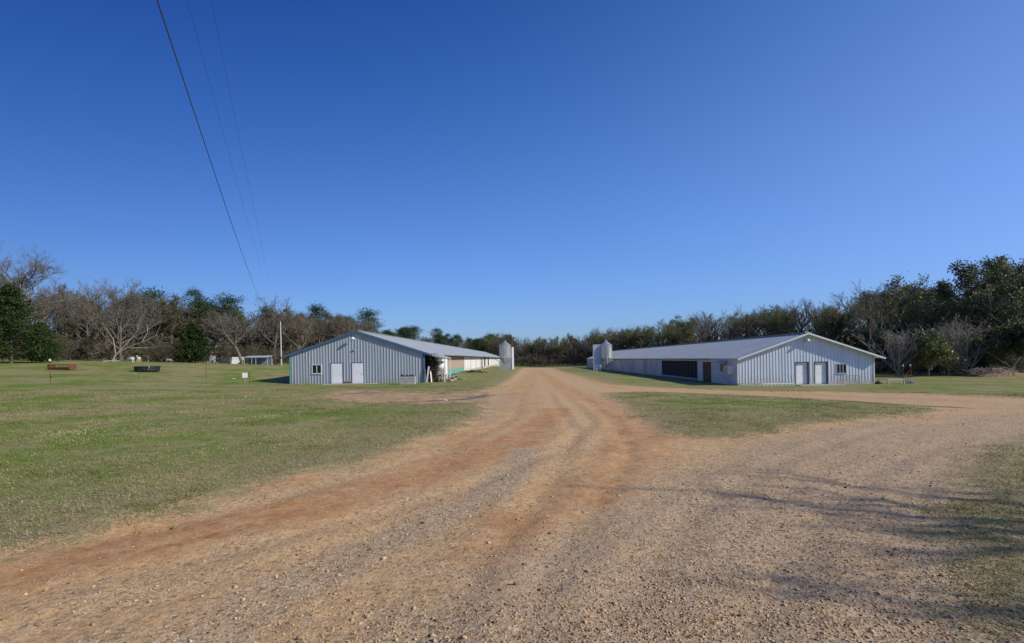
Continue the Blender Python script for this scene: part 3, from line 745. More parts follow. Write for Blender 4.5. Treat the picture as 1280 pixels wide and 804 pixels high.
sg, p = bare('bud', 5, 14, B_DK, TWIG, ang=(25,58)); p.append(('foliage', leaves('foliage', scatter_on(sg, 3, .85, .2, 5), .11, 5), LF_BUD)); proto('bud', 'budding_tree', p)
sg, p = bare('dry', 6, 13, B_DK, TWIGR, ang=(25,60)); p.append(('foliage', leaves('foliage', scatter_on(sg, 3, .6, .2, 6), .12, 6), LF_DRY)); proto('dry', 'bare_tree', p)
# big spreading bare oak on the left, fine dense twigs
_, p = bare('oak', 21, 17.5, B_DK, TWIG, counts=[12,10,9,6], ang=(30,68), up=.09, L1=10.5, wig=.2); proto('oak', 'bare_oak', p)
_, p = bare('dome', 22, 12.2, B_DK, TWIG, counts=[14,10,9,7], ang=(32,72), up=.12, L1=8.2, start=.14, wig=.15); proto('dome', 'bare_tree', p)
# broadleaf evergreens (right)
def evergreen(kind, seed, H, leafm, n, size, **kw):
    sg, p = bare(kind, seed, H, B_GR, TWIG, **kw)
    C = scatter_on(sg, 3, n, .28, seed)
    keep = fbm(C[:,0]*.9+seed, C[:,1]*.9+C[:,2]*.7, 3) > .33
    p.append(('foliage', leaves('foliage', C[keep], size, seed), leafm)); proto(kind, 'evergreen_oak', p)
evergreen('evA', 31, 15, LF_DK, 2, .14, counts=[11,8,7,4], ang=(30,68), L1=8.5, start=.2, up=.1)
evergreen('evB', 32, 15, LF_OL, 1, .15, counts=[11,8,7,4], ang=(30,70), L1=8.5, start=.25, up=.1)
evergreen('evC', 33, 8, LF_DK, 4, .15, counts=[11,8,6,4], ang=(35,75), L1=5.2, start=.08, up=.1)
evergreen('shrubG', 34, 5.5, LF_OL, 3, .14, counts=[11,8,6,4], ang=(25,65), L1=3.6, start=.05, up=.12)
PROTO['evC'].name = 'evergreen_tree'; PROTO['shrubG'].name = 'leafy_shrub'
_, p = bare('shrubP', 35, 6.5, B_GR, TWIGP, counts=[26,8,6,4], ang=(18,62), L1=5.8, start=.02, up=.06, wig=.07, ratio=.42); p = [('trunk', p[0][1], B_GR), p[1]]; proto('shrubP', 'bare_shrub', p)
_, p = bare('brushy', 36, 4.5, B_DK, TWIGR, counts=[16,7,6,4], ang=(20,70), L1=3.6, start=.02, up=.08); proto('brushy', 'bare_shrub', p)
# pine
def pine(kind, seed, H, start, spread):
    rg = random.Random(seed); rs = np.random.RandomState(seed)
    T = [(Vector((0,0,-.2)), Vector((.1,0,H*.5)), H*.016, H*.011, 0), (Vector((.1,0,H*.5)), Vector((0,.1,H*.97)), H*.011, .03, 0)]; Bq = []; C = []
    n = 34
    for i in range(n):
        t = start+(1-start)*(i/n)**.9; z = H*t; L = spread*math.sqrt(max(.04, 1.02-((t-start)/(1-start)*1.0)**1.6))*rg.uniform(.35,1.15)*(min(1, .5+(t-start)*3)); z += rg.uniform(-.4,.4); a = i*2.4+rg.uniform(-.4,.4)
        e = Vector((cos(a)*L, sin(a)*L, z+L*rg.uniform(.1,.45))); Bq.append((Vector((0,0,z)), e, .05, .015, 2))
        for q in range(3):
            f = rg.uniform(.55,1.1); c = Vector((0,0,z)).lerp(e, f); m_ = 62; rad = .5+.35*rg.random()
            C.append(np.array(c)+rs.normal(size=(m_,3))*np.array([rad,rad,rad*.75])*.85)
    proto(kind, 'pine_tree', [('trunk', segs_mesh('trunk', T, 8), B_DK), ('branches', segs_mesh('branches', Bq, 4), B_DK), ('crown', leaves('crown', np.concatenate(C), .14, seed), LF_PN)])
pine('pineA', 41, 17, .5, 4.2); pine('pineB', 42, 16, .62, 3.8); pine('pineC', 43, 14, .35, 3.8)
def cedar(kind, seed, H, W):
    rg = random.Random(seed); rs = np.random.RandomState(seed); Bq = []; C = []
    T = [(Vector((0,0,-.2)), Vector((0,0,H*.95)), .2, .03, 0)]; n = 170
    for i in range(n):
        t = .03+.95*(i/n); z = H*t; L = W*(1-t)**.7*rg.uniform(.45,1.25)*(min(1,.8+t*2)); a = i*2.4+rg.uniform(-.5,.5)
        e = Vector((cos(a)*L, sin(a)*L, z+L*.35)); Bq.append((Vector((0,0,z)), e, .03, .008, 2))
        for q in range(5):
            f = .4+.65*(q/4)**.8; c = Vector((0,0,z)).lerp(e, f); rad = .16+.30*(1-t)
            C.append(np.array(c)+rs.normal(size=(30,3))*rad*np.array([1,1,.6])*rg.uniform(.5,1.2))
    proto(kind, 'cedar_tree', [('trunk', segs_mesh('trunk', T, 8), B_DK), ('branches', segs_mesh('branches', Bq, 3), B_DK), ('crown', leaves('crown', np.concatenate(C), .13, seed), LF_CD)])
cedar('cedA', 51, 10.5, 4.0); cedar('cedB', 52, 6.5, 2.3)

first = {}
def plant(kind, x, y, scale=1, rz=None, label='', group=None, cat='tree', dz=0):
    loc = (x, y, bh(x, y)+dz); rz = rng.uniform(0, 6.28) if rz is None else rz; p = PROTO[kind]
    if kind not in first:
        first[kind] = 1; o = p; o.location = loc; o.rotation_euler = (0,0,rz); o.scale = scale if hasattr(scale, '__len__') else (scale,)*3
    else: o = clone(p, loc, rz, scale)
    for k in ('label','group'):
        if k in o.keys(): del o[k]
    tag(o, label, cat, group); return o
def at_px(px, Y): a, _ = ray(px, 430); return a*Y

# named foreground trees and shrubs
plant('oak', at_px(20, 84), 84, (1.3,1.3,1.2), .6, 'tallest bare spreading oak behind the dark cedar at the left edge')
plant('cedA', at_px(14, 68), 68, (.95,.95,1.0), .2, 'dark green conical cedar at the far left edge of the field')
plant('cedB', at_px(52, 71), 71, .85, 1.2, 'small dark cedar beside the tall cedar at left edge')
plant('dome', at_px(150, 88), 88, (1.1,1.1,1.28), 2.2, 'domed bare tree with fine grey twigs behind the goats')
plant('bareC', at_px(262, 98), 98, (1.2,1.2,.98), .4, 'bare grey tree left of the junk shed at the wood edge')
plant('bareC', at_px(303, 97), 97, (1.35,1.35,.98), 2.4, 'wide bare grey tree standing over the junk shed')
plant('cedB', at_px(240, 97), 97, 1.15, 0, 'dark cedar between bare trees left of the junk shed')
plant('bareA', at_px(345, 112), 112, (1.3,1.3,1.2), 2, 'bare tree reaching the overhead wires behind the grey pole')
plant('bareC', at_px(372, 116), 116, (1.2,1.2,1.12), 1, 'bare tree right of the grey pole behind the blue barn')
plant('pineA', at_px(245, 150), 150, 1.05, 1, 'lone rounded pine top rising above bare trees at left')
plant('evA', at_px(1262, 76), 74, (1.5,1.5,1.32), 1, 'largest dark evergreen oak at the right edge of the picture')
plant('evB', at_px(1140, 84), 82, (1.2,1.2,1.2), 2, 'olive green spreading tree left of the large evergreen oak')
plant('evB', at_px(1210, 82), 78, (1.3,1.3,1.28), 4, 'high olive tree with open branches left of the dark evergreen')
plant('evA', at_px(1192, 92), 86, (1.3,1.3,1.1), 3, 'dark evergreen tree behind the pale bare shrubs')
plant('bareA', at_px(1078, 80), 78, (.95,.95,1.12), 3, 'slim bare tree with tangled crown just right of the pale barn')
plant('evC', at_px(1100, 80), 80, 1.1, 3, 'dark bushy evergreen just right of the pale barn corner', None)
plant('evC', at_px(1262, 68), 68, 1.05, 1, 'low dark evergreen above the brush pile')
plant('evC', at_px(1225, 74), 74, 1.0, 2, 'low dark evergreen left of the brush pile')
plant('shrubG', at_px(1160, 67), 67, (1.0,1.0,1.05), 1, 'pale green leafy shrub between pale bare shrubs', None, 'shrub')
plant('shrubP', at_px(1122, 68), 68, 1.0, 1, 'pale twiggy bare shrub nearest the pale barn', None, 'shrub')
plant('shrubP', at_px(1178, 72), 72, 1.2, 2, 'tall pale twiggy bare shrub behind the green shrub', None, 'shrub')
plant('shrubP', at_px(1210, 69), 69, 1.05, 5, 'pale twiggy bare shrub right of the green shrub', None, 'shrub')
plant('brushy', at_px(1185, 66), 66, .8, 5, 'low brown bare shrub right of the green shrub', None, 'shrub')
plant('brushy', at_px(1138, 68), 68, .8, 2, 'low brown bare shrub behind the rusty implement', None, 'shrub')
# off-frame trees on the right whose branches shade the road
plant('bareA', 18.8, -.1, .76, 1.3, 'bare roadside tree off to the right, first of the pair', None)
plant('bareD', 22.3, 0, .84, 2.3, 'bare roadside tree off to the right, second of the pair', None)

# woods: rows of individuals
def wood(line, n, rows, gap, kinds, label_zone, group, smin=.8, smax=1.1):
    """line = list of (px, Y) along the front of the wood"""
    pts = [(at_px(a, b), b) for a, b in line]
    seg = [math.dist(pts[i], pts[i+1]) for i in range(len(pts)-1)]; T = sum(seg)
    for r_ in range(rows):
        for i in range(n):
            s = T*(i+.5*(r_ % 2)+rng.uniform(.05,.6))/n; k = 0
            while k < len(seg)-1 and s > seg[k]: s -= seg[k]; k += 1
            f = min(1, s/seg[k]); x = pts[k][0]+(pts[k+1][0]-pts[k][0])*f; y = pts[k][1]+(pts[k+1][1]-pts[k][1])*f
            dd = math.hypot(x, y); x += x/dd*(r_*gap+rng.uniform(-1,1)*gap*.4); y += y/dd*(r_*gap+rng.uniform(-1,1)*gap*.4)
            kd = kinds[rng.randrange(len(kinds))]
            nm = {'bare':'bare grey-brown tree','bud':'budding yellow-green tree','dry':'brown-leaved bare tree','pin':'dark green pine tree','ced':'dark green cedar','ev':'dark evergreen tree','bru':'low bare brown shrub'}
            w_ = next(v for q, v in nm.items() if kd.startswith(q))
            sc = rng.uniform(smin, smax)*(1+.03*r_)
            plant(kd, x, y, (sc*rng.uniform(1.1,1.45), sc*rng.uniform(1.1,1.45), sc), None, w_+(' in '+('front','second','back')[r_]+' row' if rows > 1 else '')+', '+('left','middle','right')[min(2, 3*i//n)]+' part '+label_zone, group+' ('+w_+', '+('left','middle','right')[min(2, 3*i//n)]+(' front',' second',' back')[r_]+')', 'shrub' if kd == 'brushy' else 'tree')
bareK = ['bareA','bareB','bareC','bareD','dry']
wood([(-120,62),(0,92),(90,98),(230,108)], 12, 3, 7, bareK+['dry','bareB'], 'of left pasture wood', 'trees in the left wood', .92, 1.2)
wood([(190,108),(330,118),(470,150)], 13, 3, 8, bareK+['pineC','dry'], 'of wood left of the blue barn', 'trees of wood left of the blue barn', .9, 1.08)
wood([(60,150),(250,160),(450,180)], 11, 1, 9, ['pineA','pineB','pineC','pineA'], 'of skyline above the left wood', 'pines over the left wood', .68, .9)
wood([(400,190),(500,225),(640,290)], 26, 2, 10, ['pineA','pineB','pineC','pineC','bareA','dry','bud','bareD'], 'of rise behind blue barn roof', 'trees behind the blue barn', .68, .88)
wood([(600,262),(660,250),(740,230)], 11, 3, 9, bareK+['bareB','dry','bud'], 'of wood across the road end', 'trees of wood across the road end', .88, 1.18)
wood([(735,218),(850,165),(950,135),(1080,108)], 18, 3, 9, ['bareA','bareB','bareD','bud','bud','bareC'], 'of wood behind the pale barn', 'trees behind the pale barn', .95, 1.2)
wood([(1080,100),(1180,96),(1330,92)], 9, 2, 8, ['evA','bareA','bud','evA'], 'of wood behind right pasture', 'trees in the right wood', 1.0, 1.25)
wood([(-60,74),(40,80),(110,88),(230,98)], 13, 1, 6, ['brushy'], 'of the left wood foot', 'shrubs at the foot of the left wood', .6, 1.1)
wood([(240,102),(350,108),(460,130)], 12, 1, 6, ['brushy'], 'of scrub left of the blue barn', 'shrubs left of the blue barn', .7, 1.2)
wood([(640,245),(740,215)], 12, 1, 6, ['brushy'], 'of scrub at the road end', 'shrubs at the end of the road', .8, 1.3)
wood([(1095,74),(1180,72),(1300,70)], 10, 1, 5, ['brushy'], 'of the right wood foot', 'shrubs at the foot of the right wood', .55, .9)
# leaf litter thicket filling the floor of the woods: one uncountable mass each
def thicket(line, n, depth, h, m, label, size=.25, seed=0):
    rs = np.random.RandomState(seed+60); pts = [(at_px(a, b), b) for a, b in line]; P = []
    seg = np.array([math.dist(pts[i], pts[i+1]) for i in range(len(pts)-1)]); cum = np.append(0, np.cumsum(seg)); s = rs.rand(n)*cum[-1]
    xs = np.interp(s, cum, [p[0] for p in pts]); ys = np.interp(s, cum, [p[1] for p in pts]); r_ = rs.rand(n)*depth; dd = np.hypot(xs, ys)
    xs = xs*(1+r_/dd); ys = ys*(1+r_/dd); hh = h*(.35+1.1*fbm(s*.22+seed*9, r_*.1, 4))*(.6+.6*r_/depth)
    zs = base_h(xs, ys)+hh*rs.rand(n)**1.3
    V, F = leaf_arrays(np.stack([xs, ys, zs], 1), size, rs); o = link('undergrowth', np_mesh('undergrowth', V, F), m)
    tag(o, label, 'undergrowth', None, 'stuff')
TH = island_mat('thicket_mix', [(.075,.06,.042),(.12,.105,.07),(.055,.062,.028),(.16,.145,.105)], .95, .1)
thicket([(-140,66),(0,90),(110,96),(240,104)], 40000, 26, 8, TH, 'brown tangled undergrowth in the left wood', .3, 1)
thicket([(200,108),(330,116),(480,150)], 36000, 26, 8, TH, 'brown tangled undergrowth left of the blue barn', .3, 2)
thicket([(430,200),(640,280),(740,235)], 30000, 30, 9, TH, 'brown tangled undergrowth beyond the end of the road', .5, 3)
thicket([(735,225),(850,170),(950,140),(1090,104)], 34000, 28, 8, TH, 'brown tangled undergrowth behind the pale barn', .4, 4)
thicket([(1085,86),(1180,78),(1340,74)], 26000, 20, 5, island_mat('thicket_green', [(.03,.04,.015),(.06,.07,.03),(.10,.085,.055),(.05,.06,.025)], .9, .1), 'dark tangled undergrowth in the right wood', .25, 5)

# ---------------------------------------------------------------- pole and wires
x, y, z = at(351.5, 95); p = MB().tube([(0,0,-.5),(0,0,4),(-.04,0,8.1)], [.14,.12,.095], 10)
o = p.build('utility_pole', mat('silver_weathered_pole', (.48,.44,.40), .9, var=.15, vscale=4, stretch=(3,3,.4))); o.location = (x, y, z)
tag(o, 'bare pale wooden pole standing alone left of the blue barn', 'pole')
M_WIRE = mat('black_cable', (.05,.05,.055), .6)
def wire(c, m_, Y1, Z1, k1, k2, Y3, rad, label):
    pts = []; Y = -30
    while Y < Y3: pts.append((c+m_*Y, Y, Z1+k1*(Y-Y1)+k2*(Y-Y1)**2)); Y += 3
    pts.append((c+m_*Y3, Y3, Z1+k1*(Y3-Y1)+k2*(Y3-Y1)**2))
    o = MB().tube(pts, rad, 6).build('overhead_wire', M_WIRE); tag(o, label, 'wire')
wire(-1.9, -.489, 8.8, 8.97, .016, .00048, 121, .012, 'thick black overhead cable, lowest and leftmost of three')
wire(-2.29, -.471, 13, 12, .012, .00034, 121, .0045, 'thin overhead wire between thick cable and rightmost wire')
wire(-1.68, -.471, 13, 12, .012, .00034, 121, .0045, 'thin overhead wire, rightmost of three')
x = -1.95-.48*121; t = empty('utility_pole', (x, 121, bh(x,121)), 0, 'wooden utility pole with crossarm among bare trees', 'pole')
MB().tube([(0,0,-.5),(0,0,12.6)], [.16,.11], 10).build('post', B_DK, t); MB().box(-1.6,1.6,-.07,.07,12.9-1.0,12.9-.85).build('crossarm', B_DK, t)

# ---------------------------------------------------------------- field things
def gobj(o, x, y, label=None, cat=None, rz=0, dz=0, group=None):
    o.location = (x, y, g1(x, y)+dz); o.rotation_euler = (0, 0, rz); tag(o, label, cat, group); return o
# round black stock tank
X_ = at_px(183.5, 60); t = empty('stock_tank', (X_, 60, g1(X_,60)), 0, 'black plastic stock tank in the left pasture', 'tank')
MB().lathe([(0,.02),(1.16,.02),(1.18,0),(1.2,.1),(1.24,.14),(1.24,.3),(1.26,.34),(1.26,.5),(1.3,.56),(1.3,.62),(1.22,.62),(1.18,.3),(1.14,.08),(0,.08)], k=32).build('tank_wall', M_BLACKP, t)
MB().tube([(.9,-1.05,.25),(1.05,-1.15,.5),(1.0,-1.1,.66)], .05, 6).build('float_valve', M_GREYW, t)
# rusty feeder
X_ = at_px(77, 58); t = empty('cattle_feeder', (X_, 58, g1(X_,58)), R(-6), 'rusty brown slatted cattle feeder by a metal fence post', 'feeder')
f = MB().box(-1.35,1.35,-.4,-.35,.02,.1); f.box(-1.35,1.35,.35,.4,.02,.1); f.box(-1.35,1.35,-.4,-.35,.55,.63); f.box(-1.35,1.35,.35,.4,.55,.63); f.box(-1.38,-1.351,-.42,.42,0,.65); f.box(1.351,1.38,-.42,.42,0,.65)
f.build('frame', M_RUST, t)
for i in range(9): MB().box(-1.2+i*.3-.04,-1.2+i*.3+.04,-.43,-.401,.0,.64).build('slat', M_RUST, t)
MB().box(-1.34,1.34,-.34,.34,.03,.3).build('trough', mat('dark_rust', (.05,.032,.025), .9, var=.3), t)
def tpost(px, Y, h, label, white=False, sag=0):
    x = at_px(px, Y); t = empty('fence_post', (x, Y, g1(x, Y)), .3, label, 'post')
    m = MB().box(-.02,.02,-.003,.003,-.2,h); m.box(-.004,.004,-.03,-.003,-.2,h)
    for i in range(int(h/.12)): m.box(-.02,.02,-.012,-.0031,.1+i*.12,.12+i*.12)
    m.build('stake', M_DARK if not white else M_RUST, t)
    if white: MB().box(-.05,.05,-.05,.05,h,h+.16).build('cap', M_WHITE, t); MB().tube([(0,0,.45),(.08,.0,.5),(.06,-.05,.62)], .035, 6).build('insulator', M_DARK, t)
tpost(62, 42, 1.85, 'dark metal fence post with white cap at left', True)
tpost(173, 52, .9, 'short thin metal stake before the stock tank')
tpost(257, 55, 2.1, 'thin metal stake standing alone in the left pasture')
tpost(311, 52, 1.3, 'thin metal stake beside the small white sign')
# white board on stake
x = at_px(305.5, 52); t = empty('sign_board', (x, 52, g1(x,52)), .2, 'small blank white board on a stake in the left pasture', 'sign')
MB().box(-.25,.25,-.012,.012,.62,1.12).build('board', M_WHITE, t); MB().tube([(0,.03,-.2),(0,.03,1.0)], .018, 6).build('stake', M_GREYW, t)
def litter(px, py, m, label, s=.14):
    x, y = G(px, py); V = []
    mb = MB().add([(-s,-s*.4,0),(s*.9,-s*.5,.02),(s,s*.5,.05),(-s*.8,s*.6,.03),(-.1*s,0,s*.5),(.4*s,.1*s,s*.35)], [(0,1,4),(1,5,4),(1,2,5),(2,3,4,5),(3,0,4),(0,3,2,1)])
    gobj(mb.build('litter', m), x, y, label, 'litter', px)
litter(292, 474, M_WHITE, 'scrap of white litter left of the white board', .2)
litter(307, 497, M_WHITE, 'scrap of white litter on the near pasture', .14)
litter(557, 499.5, M_WHITE, 'scrap of white litter by the muddy puddle', .16)
litter(345, 471, M_WHITE, 'scrap of white litter left of the blue barn corner', .12)
# fallen pale limb
a_ = MB().tube([(-1.1,0,.1),(-.3,.1,.16),(.5,0,.12),(1.2,.2,.2)], [.11,.1,.08,.04], 7); a_.tube([(.1,.05,.14),(.5,.35,.4),(.7,.4,.6)], [.05,.035,.02], 6)
x = at_px(138, 77); gobj(a_.build('fallen_limb', mat('bleached_wood', (.5,.46,.40), .9, var=.1)), x, 77, 'bleached fallen limb at the foot of the domed tree', 'log')
a_ = MB().tube([(0,0,-.2),(.9,0,1.6),(3.2,.1,3.1),(6.5,0,4.3),(9.2,.2,5.6),(10.5,0,8)], [.2,.17,.12,.08,.05,.02], 8)
a_.tube([(.9,0,1.6),(3.2,.5,4.4),(5,.8,7),(5.8,.8,10)], [.1,.08,.05,.02], 7); a_.tube([(.9,0,1.6),(.2,.4,5),(-2.4,.6,9)], [.1,.06,.02], 7); a_.tube([(3.2,.1,3.1),(7,1,3.0),(10,.6,3.3)], [.1,.07,.03], 6)
a_.tube([(6.5,0,4.3),(7.4,.5,6.5),(7.2,.5,8.5)], [.07,.05,.02], 6)
x = at_px(139, 80); _lt = gobj(a_.build('leaning_tree', mat('pale_bark', (.34,.30,.25), .9, var=.15)), x, 80, 'pale forked leaning trunk in front of the domed bare tree', 'tree'); _lt.scale = (.74,.74,.7)
# goats
def goat(x, y, rz, mw, label, graze, patch=None):
    me = bpy.data.meshes.new('goat')
    hd = (.62,0,.30) if graze else (.66,0,.86)
    V = [(-.1,0,.56),(.28,0,.55),(-.36,0,.58),(.42,0,.62 if not graze else .52),(.52,0,.76 if not graze else .4),hd,(hd[0]+.17,0,hd[2]-.07),
         (-.34,.11,.42),(-.30,.11,.24),(-.35,.11,0),(-.34,-.11,.42),(-.30,-.11,.24),(-.33,-.11,0),(.3,.1,.36),(.3,.1,.18),(.3,.1,0),(.3,-.1,.36),(.32,-.1,.18),(.3,-.1,0),(-.46,0,.62),(-.5,0,.68),
         (hd[0]-.02,.1,hd[2]+.02),(hd[0]-.02,-.1,hd[2]+.02)]
    E = [(0,1),(0,2),(1,3),(3,4),(4,5),(5,6),(2,7),(7,8),(8,9),(2,10),(10,11),(11,12),(1,13),(13,14),(14,15),(1,16),(16,17),(17,18),(2,19),(19,20),(5,21),(5,22)]
    rad = [.19,.17,.16,.12,.085,.08,.045,.075,.035,.03,.075,.035,.03,.06,.033,.03,.06,.033,.03,.04,.02,.025,.025]
    me.from_pydata(V, E, []); o = bpy.data.objects.new('goat', me); COL.objects.link(o); me.materials.append(mw)
    sk = o.modifiers.new('skin', 'SKIN')
    for i, r_ in enumerate(rad): me.skin_vertices[0].data[i].radius = (r_, r_)
    me.skin_vertices[0].data[0].use_root = True
    ss = o.modifiers.new('sub', 'SUBSURF'); ss.levels = 1; ss.render_levels = 1
    gobj(o, x, y, label, 'goat', rz, 0); o.scale = (1.15 if mw is not M_FUR2 else .9,)*3
M_FUR = mat('white_goat_coat', (.72,.68,.62), .95, var=.1, vscale=5)
M_FUR2 = mat('black_white_goat_coat', (.03,.028,.027), .95, col2=(.5,.47,.44), vscale=4)
M_FUR3 = mat('tan_headed_goat_coat', (.62,.58,.52), .95, col2=(.50,.30,.17), vscale=2.5)
goat(at_px(163.5, 74), 74, 2.9, M_FUR, 'white goat grazing under the domed bare tree', True)
goat(at_px(173, 75), 75, -1.2, M_FUR3, 'white goat with tan patches facing the pasture', False)
goat(at_px(210.5, 76), 76, .1, M_FUR2, 'black and white goat grazing right of the white goats', True)
# junk shed and things at wood edge
t = empty('junk_shed', (at_px(322, 99), 99, bh(at_px(322,99), 99)), .1, 'low open shed with pale sheet roof under bare trees', 'shed')
MB().obox((0,0,1.55),4.6,2.4,.08,0,R(8)).build('roof', M_GALVW, t)
for a, b in ((-2.1,-1),(2.1,-1),(-2.1,1),(2.1,1),(0,-1)): MB().tube([(a,b,-.2),(a,b,1.5)], .06, 6).build('post', M_GREYW, t)
MB().box(-2.1,2.1,1.05,1.1,0,1.4).build('wall', mat('blue_grey_tarp', (.14,.2,.28), .7, var=.2), t)
def sheet(px, Y, w_, h, m, label, tilt=.2):
    x = at_px(px, Y); mb = MB()
    P = rib_profile(-w_/2, w_/2, .2, .03)
    for (a, da), (b, db) in zip(P[:-1], P[1:]): mb.add([(a,-da,0),(b,-db,0),(b*.9,-db+h*tilt,h),(a*.9,-da+h*tilt,h)], [(0,1,2,3)])
    mb.prism([(-w_/2,0),(w_/2,0),(w_*.45,h),(-w_*.45,h)], h*tilt*.5+.04, h*tilt*.5+.02)
    gobj(mb.build('metal_sheet', m), x, Y, label, 'sheet metal', rng.uniform(-.3,.3))
sheet(264, 99, 1.5, 1.5, M_GALVW, 'upright pale sheet of metal at the wood edge, left of the shed')
sheet(297, 100, 2.3, 1.4, M_BOARD, 'pale leaning sheet between dark sheet and junk shed')
sheet(283, 102, 3.0, 1.3, M_DARK, 'dark low sheet of metal left of the junk shed', .05)
def fence(line, label, h=1.2, step=3.2):
    pts = [(at_px(a, b), b) for a, b in line]; t = empty('wire_fence', (*pts[0], bh(*pts[0])), 0, label, 'fence'); wires = MB(); O = Vector(t.location)
    tot = []
    for (xa, ya), (xb, yb) in zip(pts[:-1], pts[1:]):
        n = max(1, int(math.dist((xa,ya),(xb,yb))/step))
        for i in range(n): tot.append((xa+(xb-xa)*i/n, ya+(yb-ya)*i/n))
    tot.append(pts[-1])
    for x, y in tot:
        z = bh(x, y); l = rng.uniform(-.06,.06)
        MB().tube([(x-O.x,y-O.y,z-O.z-.2),(x-O.x+l,y-O.y,z-O.z+h)], .05, 6).build('post', M_GREYW, t)
    for k in (.3,.6,.9,1.1):
        wires.tube([(x-O.x, y-O.y-.06, bh(x,y)-O.z+k) for x, y in tot], .008, 4)
    wires.build('wire', M_GALV, t)
fence([(200,97),(262,96),(340,97)], 'old wire fence with grey wooden posts at the left wood edge')
fence([(20,86),(120,90),(185,94)], 'wire fence behind the domed bare tree at left')

# things by the blue barn
x, y = at_px(509, 50), 50.0
t = empty('feed_crate', (x, y, g1(x, y)-.03), R(3), 'pale grey wooden crate on the grass before the blue barn', 'crate')
for yy, z_ in ((-.42,1),(.42,1)):
    for i in range(3): MB().box(-.72,.72,yy-.02,yy+.02,.04+i*.26,.27+i*.26).build('plank', M_GREYW, t)
for xx in (-.70,.70):
    for i in range(3): MB().box(xx-.02,xx+.02,-.39,.39,.04+i*.26,.27+i*.26).build('plank', M_GREYW, t)
h_ = MB()
for i in range(9): h_.obox((-.55+i*.14, rng.uniform(-.2,.2), .74+rng.uniform(0,.1)), .25, .3, .16, rng.random()*3, rng.random())
h_.build('contents', M_DARK, t)
# dark vine-covered trunk at corner
C = np.random.RandomState(5).normal(size=(2200,3))*np.array([.26,.35,.85])+np.array([0,0,1.6]); C = C[(C[:,2] > 0) & (C[:,2] < 3.1)]
t = empty('vine_clad_post', (-9.9, 54.9, .35), 0, 'post smothered in dark vines at the corner of the blue barn', 'vine')
MB().tube([(0,0,-.2),(0,0,3.0)], .1, 8).build('post', M_GREYW, t); link('vine', leaves('vine', C, .10, 4), island_mat('dry_dark_vine', [(.03,.02,.02),(.07,.045,.045),(.05,.05,.025)], .9), t)
# propane tank on stand
t = empty('propane_tank', (-9.7, 58.6, .38), R(90), 'white tank leaning high against the blue barn side wall', 'tank')
prof = [(0,-1.0),(.25,-.96),(.5,-.8),(.55,-.6),(.55,.6),(.5,.8),(.25,.96),(0,1.0)]
o = MB().lathe(prof, k=20).build('tank_body', M_WHITE, t, True); o.rotation_euler = (0, R(90), 0); o.location = (0,0,1.75)
for sx_ in (-.6,.6): MB().box(sx_-.05, sx_+.05, -.35, .35, 0, 1.3).build('leg', M_GREYW, t)
# firewood and scrap heap
def heap(name, x, y, n, sx_, sy_, h, cols, label, cat, seed, kind='log'):
    rg = random.Random(seed); root = MB()
    for i in range(n):
        a = rg.gauss(0,.45); b = rg.gauss(0,.45); z = max(.05, h*(1-abs(a))*(1-abs(b))*rg.random()); c = Vector((a*sx_, b*sy_, z)); L_ = rg.uniform(.3,.8); d = Vector((rg.gauss(0,1), rg.gauss(0,1), rg.gauss(0,.35))).normalized()*L_/2
        if kind == 'log' or rg.random() < .5: root.tube([c-d, c+d], rg.uniform(.03,.09), 6)
        else: root.obox(c, L_, rg.uniform(.1,.3), .03, rg.random()*3, rg.gauss(0,.5), rg.gauss(0,.5))
    o = root.build(name, island_mat(name+'_mix', cols, .9)); return gobj(o, x, y, label, cat)
heap('scrap_heap', -9.2, 56.4, 120, 1.3, 1.8, 1.1, [(.45,.38,.30),(.10,.07,.05),(.62,.60,.56),(.25,.14,.08),(.05,.045,.04)], 'heap of firewood and scrap boards against the blue barn corner', 'scrap heap', 3, 'mix')
heap('scrap_heap', -8.6, 61.5, 90, 1.0, 2.2, .8, [(.6,.58,.54),(.3,.25,.2),(.12,.09,.06),(.5,.45,.38)], 'second heap of scrap boards further along the blue barn', 'scrap heap', 4, 'mix')
heap('tyre_pile', at_px(590, 82), 82, 45, 1.8, 1.2, .6, [(.03,.03,.03),(.06,.05,.045),(.1,.09,.08)], 'low dark pile of scrap on the grass beside the teal panel', 'scrap heap', 8, 'mix').name = 'dark_scrap_pile'
for i, (xx, yy, hh, l) in enumerate(((-10.2,53.7,1.7,.25), (-9.9,53.9,1.2,-.2), (-8.9,54.8,1.5,.3))):
    o = MB().obox((0,0,hh/2),.16,.03,hh,0,0,l*.6).build('leaning_board', M_BOARD); gobj(o, xx, yy, ('tallest','shortest','rightmost')[i]+' white board leaning by the corner of the blue barn', 'board', i)

# things by the pale barn
t = empty('roof_truss_rack', (24.6, 49.6, g1(24.6, 49.6)), R(2), 'low white rack of short slanted bars on the grass before the pale barn', 'rack')
MB().tube([(-1.7,0,.26),(1.5,0,.26)], .04, 6).build('rail', M_WHITE, t); MB().tube([(-1.7,-.15,.04),(1.5,-.15,.04)], .03, 6).build('rail', M_GREYW, t)
for i in range(9): MB().obox((0,0,.13),.05,.05,.27,0,0,R(28)).build('bar', M_WHITE, t).location = (-1.55+i*.36, -.08, 0)
t = empty('wire_cage', (31.5, 49.9, g1(31.5,49.9)), 0, 'grey wire cage under the window of the pale barn', 'cage')
c = MB()
for a in (-.85,.85):
    for b in (-.35,.35): c.tube([(a,b,0),(a,b,.95)], .025, 5)
for z_ in (.03,.5,.93):
    c.tube([(-.85,-.35,z_),(.85,-.35,z_)], .02, 5); c.tube([(-.85,.35,z_),(.85,.35,z_)], .02, 5); c.tube([(-.85,-.35,z_),(-.85,.35,z_)], .02, 5); c.tube([(.85,-.35,z_),(.85,.35,z_)], .02, 5)
